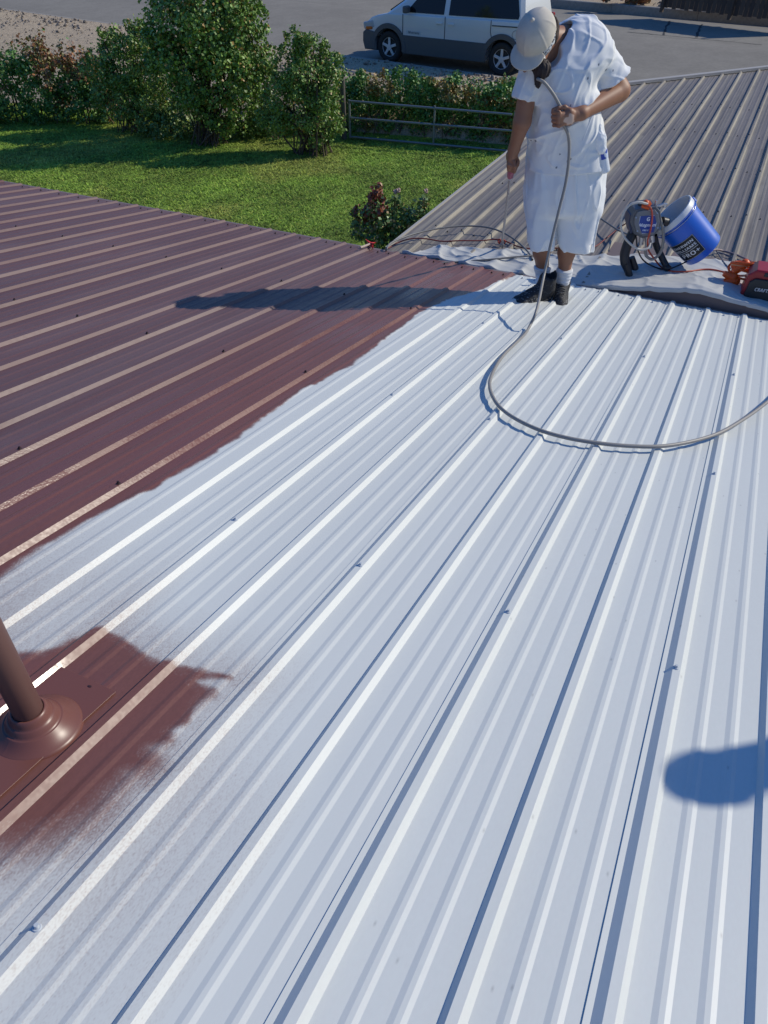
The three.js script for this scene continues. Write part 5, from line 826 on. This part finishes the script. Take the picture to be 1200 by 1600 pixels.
// socks and shoes
const sockM = mat(0.72, 0.73, 0.74, 0.95), shoeM = new THREE.MeshStandardMaterial({ color: 0xffffff, vertexColors: true, roughness: 0.7 }), soleM = mat(0.03, 0.03, 0.032, 0.6), laceM = mat(0.10, 0.10, 0.10, 0.8);
const feet = [[mr(851, 455, 0.055), mr(812, 459, 0.055), J.rAn, 'r'], [mr(876, 449, 0.055), mr(877, 472, 0.055), J.lAn, 'l']];
for (const [he, to, an, id] of feet) {
  const kn = id === 'r' ? J.rKn : J.lKn, top = [mix(an[0], kn[0], 0.3), mix(an[1], kn[1], 0.3), mix(an[2], kn[2], 0.3)], f = V(to[0] - he[0], to[1] - he[1], to[2] - he[2]), fl = f.length(), fd = f.clone().normalize();
  const sk = nets((x, y, z) => { let d = Math.min(cap(x, y, z, [he[0], he[1] + 0.02, he[2]], an, 0.05, 0.049), cap(x, y, z, an, top, 0.049, 0.058)) + 0.0035 * Math.sin(y * 260 + nz(x * 20, y * 20, z * 20)) * 0.4 + 0.004 * nz(x * 20, y * 30, z * 20); return smax(d, y - top[1] + 0.01 + 0.01 * nz(x * 20, 1, z * 20), 0.008); }, [top[0] - 0.12, he[1] - 0.05, top[2] - 0.12], [top[0] + 0.12, top[1] + 0.06, top[2] + 0.12], 0.0055);
  put('sock', sk, sockM);
  const up = V(-0.0715, 1, 0.15).normalize(), sd = fd.clone().cross(up).normalize(), mid = [he[0] + f.x * 0.5, he[1] + f.y * 0.5, he[2] + f.z * 0.5];
  const loc = (x, y, z) => { const a = x - he[0], b = y - he[1], c = z - he[2]; const k = 1.16; return [(a * fd.x + b * fd.y + c * fd.z), (a * up.x + b * up.y + c * up.z + 0.055) / k - 0.055, (a * sd.x + b * sd.y + c * sd.z) / 1.2]; };
  const L = Math.max(fl, 0.19);
  const shoe = (x, y, z) => {
    const [a, b, c] = loc(x, y, z); let d = ell(a, b, c, [0.0, 0.0, 0], [0.062, 0.06, 0.044]);
    d = smin(d, cap(a, b, c, [0.0, -0.005, 0], [L * 0.6, -0.012, 0], 0.04, 0.045), 0.03); d = smin(d, ell(a, b, c, [L * 0.88, -0.016, 0.003], [0.066, 0.036, 0.048]), 0.03);
    d = smin(d, cap(a, b, c, [0.0, 0.02, 0], [0.012, 0.068, 0], 0.045, 0.05), 0.03); d = smin(d, cap(a, b, c, [0.05, 0.03, 0], [L * 0.55, 0.018, 0], 0.024, 0.02), 0.03);
    d = smin(d, ell(a, b, c, [0.052, 0.085, 0], [0.02, 0.03, 0.026]), 0.015); d = smin(d, ell(a, b, c, [-0.038, 0.072, 0], [0.014, 0.03, 0.022]), 0.015);
    d = smax(d, -cap(a, b, c, [0.004, 0.08, 0], [0.006, 0.14, 0], 0.04, 0.046), 0.006);
    d += 0.0025 * nz(x * 40, y * 40, z * 40); return smax(d, -0.036 - b, 0.006);
  };
  const bb = [[mid[0] - 0.24, mid[1] - 0.12, mid[2] - 0.24], [mid[0] + 0.24, mid[1] + 0.2, mid[2] + 0.24]];
  put('shoe', paintV(nets(shoe, ...bb, 0.0055), (x, y, z) => { const n = nz(x * 110, y * 110, z * 110), [a] = loc(x, y, z); return n > 0.42 && a > L * 0.4 ? [0.25, 0.25, 0.25] : n > 0.36 ? [0.06, 0.06, 0.062] : [0.016, 0.017, 0.02]; }), shoeM, 'black sneaker flecked with paint');
  put('sole', nets((x, y, z) => { const [a, b, c] = loc(x, y, z); let d = cap(a, 0, c, [-0.012, 0, 0], [L * 0.92, 0, 0.003], 0.049, 0.05); d = smax(d, Math.abs(b + 0.043) - 0.0125, 0.006); return d; }, ...bb, 0.0055), soleM);
  const lg = []; for (let i = 0; i < 5; i++) { const a = 0.065 + i * (L * 0.5 - 0.05) / 5, b = 0.052 - i * 0.009, P = (a, b, c) => [he[0] + fd.x * a + up.x * b + sd.x * c, he[1] + fd.y * a + up.y * b + sd.y * c, he[2] + fd.z * a + up.z * b + sd.z * c]; lg.push(tube([P(a, b - 0.014, -0.028), P(a + 0.006, b + 0.0, 0), P(a + 0.012, b - 0.014, 0.028)], 0.0032, 8, 5)); } put('laces', merge(lg), laceM);
}
// cap, band, hair, beard
const capM = new THREE.MeshStandardMaterial({ color: 0xffffff, vertexColors: true, roughness: 0.95 });
{
  const dome = (X, Y, Z) => {
    const [x, y, z] = toH(X, Y, Z); let d = ell(x, y, z, [0, 0.035, -0.008], [0.094, 0.112, 0.112]) + 0.003 * nz(x * 14, y * 14, z * 14); const am = Math.atan2(x, z + 0.008); d -= 0.0022 * Math.exp(-((((am / 1.0472) - Math.round(am / 1.0472)) * 14) ** 2)) * sstep(0.14, 0.1, y);
    d = smax(d, (0.022 + 0.16 * Math.max(0, -z) * 0.0) - y, 0.006);
    d = smin(d, Math.hypot(x, y - 0.148, z + 0.008) - 0.009, 0.004);
    d = smax(d, -ell(x, y, z, [0, 0.03, -0.008], [0.086, 0.1, 0.104]), 0.004);
    const bx = Math.abs(x), zz = z - 0.085, out = Math.hypot(x / 0.088, Math.max(0, zz) / 0.088) - 1; let br = smax(out * 0.08, Math.abs(y - (0.026 - 0.9 * zz * zz - 2.6 * x * x + 0.004)) - 0.0042, 0.003); br = smax(br, 0.06 - z, 0.004);
    return smin(d, br, 0.008);
  };
  put('cap', paintV(nets(dome, [HC.x - 0.26, HC.y - 0.31, HC.z - 0.2], [HC.x + 0.22, HC.y + 0.22, HC.z + 0.3], 0.0045), (x, y, z) => { const k = 0.94 + 0.12 * fbm(x * 30, y * 30, z * 30) + 0.2 * Math.max(0, fbm(x * 12, y * 12, z * 12) - 0.15); return [0.60 * k, 0.55 * k, 0.47 * k]; }), capM, 'pale khaki baseball cap');
  const band = (X, Y, Z) => { const [x, y, z] = toH(X, Y, Z); const e = ell(x, y, z, [0, 0.02, -0.01], [0.0885, 0.125, 0.107]); return smax(Math.abs(e) - 0.0045, Math.abs(y + 0.012 + 0.1 * Math.max(0, -z - 0.02)) - 0.03, 0.004); };
  put('bandana', paintV(nets(band, [HC.x - 0.18, HC.y - 0.18, HC.z - 0.18], [HC.x + 0.18, HC.y + 0.18, HC.z + 0.18], 0.004), (x, y, z) => nz(x * 75, y * 75, z * 75) + 0.4 * nz(x * 160, y * 160, z * 160) > 0.1 ? [0.03, 0.035, 0.06] : [0.66, 0.68, 0.7]), new THREE.MeshStandardMaterial({ color: 0xffffff, vertexColors: true, roughness: 0.9 }), 'black and white patterned bandana under the cap');
  const hairF = (X, Y, Z) => { const [x, y, z] = toH(X, Y, Z); let d = ell(x, y, z, [0, -0.005, -0.036], [0.092, 0.112, 0.1]) + 0.004 * nz(x * 60, y * 20, z * 60); d = smax(d, y - 0.015, 0.01); d = smax(d, z + 0.022, 0.02); return smax(d, -0.075 - y, 0.02); };
  put('hair', nets(hairF, [HC.x - 0.18, HC.y - 0.18, HC.z - 0.18], [HC.x + 0.18, HC.y + 0.18, HC.z + 0.18], 0.0045), mat(0.035, 0.02, 0.013, 0.75));
  const ch = fromH(0, -0.085, 0.06), b1 = m(847, 108, 0.27), b2 = m(840, 132, 0.285);
  const beardF = (x, y, z) => { const h = toH(x, y, z); let d = smin(cap(x, y, z, ch, b1, 0.048, 0.042), cap(x, y, z, b1, b2, 0.042, 0.018), 0.03); d = smin(d, ell(h[0], h[1], h[2], [0, -0.085, 0.06], [0.058, 0.034, 0.05]), 0.03); return d + 0.006 * nz(x * 90, y * 14, z * 90) + 0.004 * nz(x * 40, y * 10, z * 40); };
  put('beard', nets(beardF, [b2[0] - 0.16, b2[1] - 0.06, b2[2] - 0.2], [b2[0] + 0.24, ch[1] + 0.12, b2[2] + 0.22], 0.0045), mat(0.028, 0.017, 0.015, 0.7), 'long dark beard');
}
{ const g = tube([m(927, 176, 0.25), m(918, 200, 0.265), m(906, 232, 0.265), m(896, 262, 0.255), m(892, 276, 0.25)].map(q => V(...q)), 0.0022, 30, 6); put('drawstring', g, mat(0.85, 0.85, 0.86, 0.7), 'thin white cord hanging down the front'); }
// rag and water bottle in the hip pocket
{
  const p = m(941, 243, 0.17), t = thing('water_bottle', 'clear water bottle with a blue label tucked in the hip pocket of the painter', 'bottle', toW(p).toArray());
  const q = new THREE.Quaternion().setFromUnitVectors(V(0, 1, 0), CR.clone().multiplyScalar(-0.35).add(V(0, 0.95, 0)).normalize());
  const bt = (g, n, mm, l) => { g.applyQuaternion(q); return part(t, n, g, mm, l); };
  bt(lathe([[0, -0.1], [0.03, -0.1], [0.033, -0.09], [0.033, -0.02], [0.0315, -0.015], [0.033, -0.01], [0.033, 0.05], [0.028, 0.075], [0.014, 0.095], [0.013, 0.105], [0, 0.106]], 28), 'bottle', mat(0.7, 0.74, 0.78, 0.12));
  bt(lathe([[0.0335, -0.015], [0.0345, -0.014], [0.0345, 0.032], [0.0335, 0.033]], 28), 'label', (() => { const tt = tex(64, 32, (u, v, c) => { const w = Math.sin(u * 25) * 0.1 + 0.5; const on = Math.abs(v - w) < 0.12 && u > 0.1; c[0] = on ? 0.6 : 0.015; c[1] = on ? 0.65 : 0.06; c[2] = on ? 0.75 : 0.4; }); return new THREE.MeshStandardMaterial({ map: tt, roughness: 0.35 }); })(), 'blue and white label');
  const rp = m(934, 217, 0.205), rag = thing('rag', 'crumpled white rag hanging from the pocket over the water bottle', 'rag', toW(rp).toArray());
  const g = nets((x, y, z) => { let d = cap(x, y, z, [0, 0.07, -0.01], [0.01, 0.0, 0], 0.012, 0.03); d = smin(d, cap(x, y, z, [0.01, 0.0, 0], [0.028, -0.055, 0.0], 0.034, 0.03), 0.02); d = smin(d, cap(x, y, z, [0, -0.02, 0], [-0.03, -0.06, 0.01], 0.02, 0.013), 0.02); return d + 0.009 * nz(x * 30, y * 14, z * 30) + 0.005 * Math.abs(nz(x * 60, y * 30, z * 60)); }, [-0.09, -0.12, -0.08], [0.1, 0.11, 0.08], 0.004); g.applyMatrix4(BM); part(rag, 'cloth', g, mat(0.8, 0.81, 0.82, 0.95));
}
// spray gun with its extension wand
{
  const o = toW(rc), t = thing('spray_gun', 'airless spray gun with a long thin wand hanging from the right hand of the painter', 'spray gun', o.toArray());
  const d = wand.clone().transformDirection(BM), D = rD.clone().transformDirection(BM), N = rN.clone().transformDirection(BM), at = (a, b = 0, c = 0) => V(0, 0, 0).addScaledVector(d, a).addScaledVector(D, b).addScaledVector(N, c), L = V(...tip).distanceTo(V(...rc));
  const st = mat(0.42, 0.42, 0.43, 0.35, { metalness: 0.7 }), pk = mat(0.42, 0.10, 0.16, 0.45), wh = mat(0.6, 0.6, 0.6, 0.5);
  part(t, 'handle', rod(at(-0.05), at(0.06), 0.0155, 0.0175, 16), pk);
  part(t, 'body', merge([rod(at(0.05), at(0.21), 0.026, 0.02, 16), ball(...at(0.085, 0.016).toArray(), 0.027)]), pk, 'pink and red gun body');
  part(t, 'trigger', tube([at(0.075, 0.014), at(0.04, 0.036), at(-0.01, 0.042), at(-0.03, 0.034)], 0.005, 16, 8), st);
  part(t, 'collar', merge([rod(at(0.205), at(0.25), 0.017, 0.0135, 6), rod(at(0.045), at(0.058), 0.0205, 0.0205, 20)]), wh);
  part(t, 'wand', rod(at(0.24), at(L - 0.045), 0.0088, 0.0088, 10), st);
  part(t, 'tip_guard', merge([rod(at(L - 0.05), at(L - 0.012), 0.013, 0.017, 12), rod(at(L - 0.012, -0.012), at(L, -0.02), 0.007), rod(at(L - 0.012, 0.012), at(L, 0.02), 0.007)]), st);
}
// paint hose through the left hand down onto the white roof
{
  const hp = []; const H = (x, y, w) => hp.push(toW(m(x, y, w)));
  H(850, 128, 0.22); H(842, 124.5, 0.275); H(840, 123.5, 0.31); H(848, 127, 0.32); H(861, 142, 0.325); H(872, 160, 0.325); hp.push(toW([lc[0] + lA.x * 0.02, lc[1] + lA.y * 0.02, lc[2]])); hp.push(toW([lc[0] - lA.x * 0.03, lc[1] - lA.y * 0.03, lc[2] - 0.002])); H(888, 212, 0.315); H(889, 245, 0.305); H(884, 285, 0.31); H(873, 330, 0.33); H(862, 375, 0.36); H(851, 425, 0.43);
  const Rf = (x, y, h) => hp.push(onRoof(x, y, h));
  { const a = onRoof(836, 492, 0.10), b = onRoof(829, 507, 0.045); hp.push(a, b); }
  for (const [x, y, h] of [[820, 522, 0.031], [805, 537, 0.0295], [786, 556, 0.029], [772, 578, 0.029], [765, 600, 0.029], [770, 620, 0.029], [783, 638, 0.029], [805, 654, 0.029], [846, 673, 0.029], [890, 685, 0.029], [940, 693, 0.029], [985, 697, 0.029], [1030, 697.5, 0.029], [1075, 691, 0.029], [1120, 678, 0.03], [1160, 656, 0.035], [1200, 627, 0.04], [1250, 580, 0.035], [1300, 540, 0.029], [1340, 520, 0.029]]) Rf(x, y, h);
  tubeThing('paint_hose', 'long grey paint hose from the painter down and across the white roof', 'hose', hp, 0.0088, mat(0.27, 0.255, 0.235, 0.48), 420);
}
renderer.render(scene, camera);
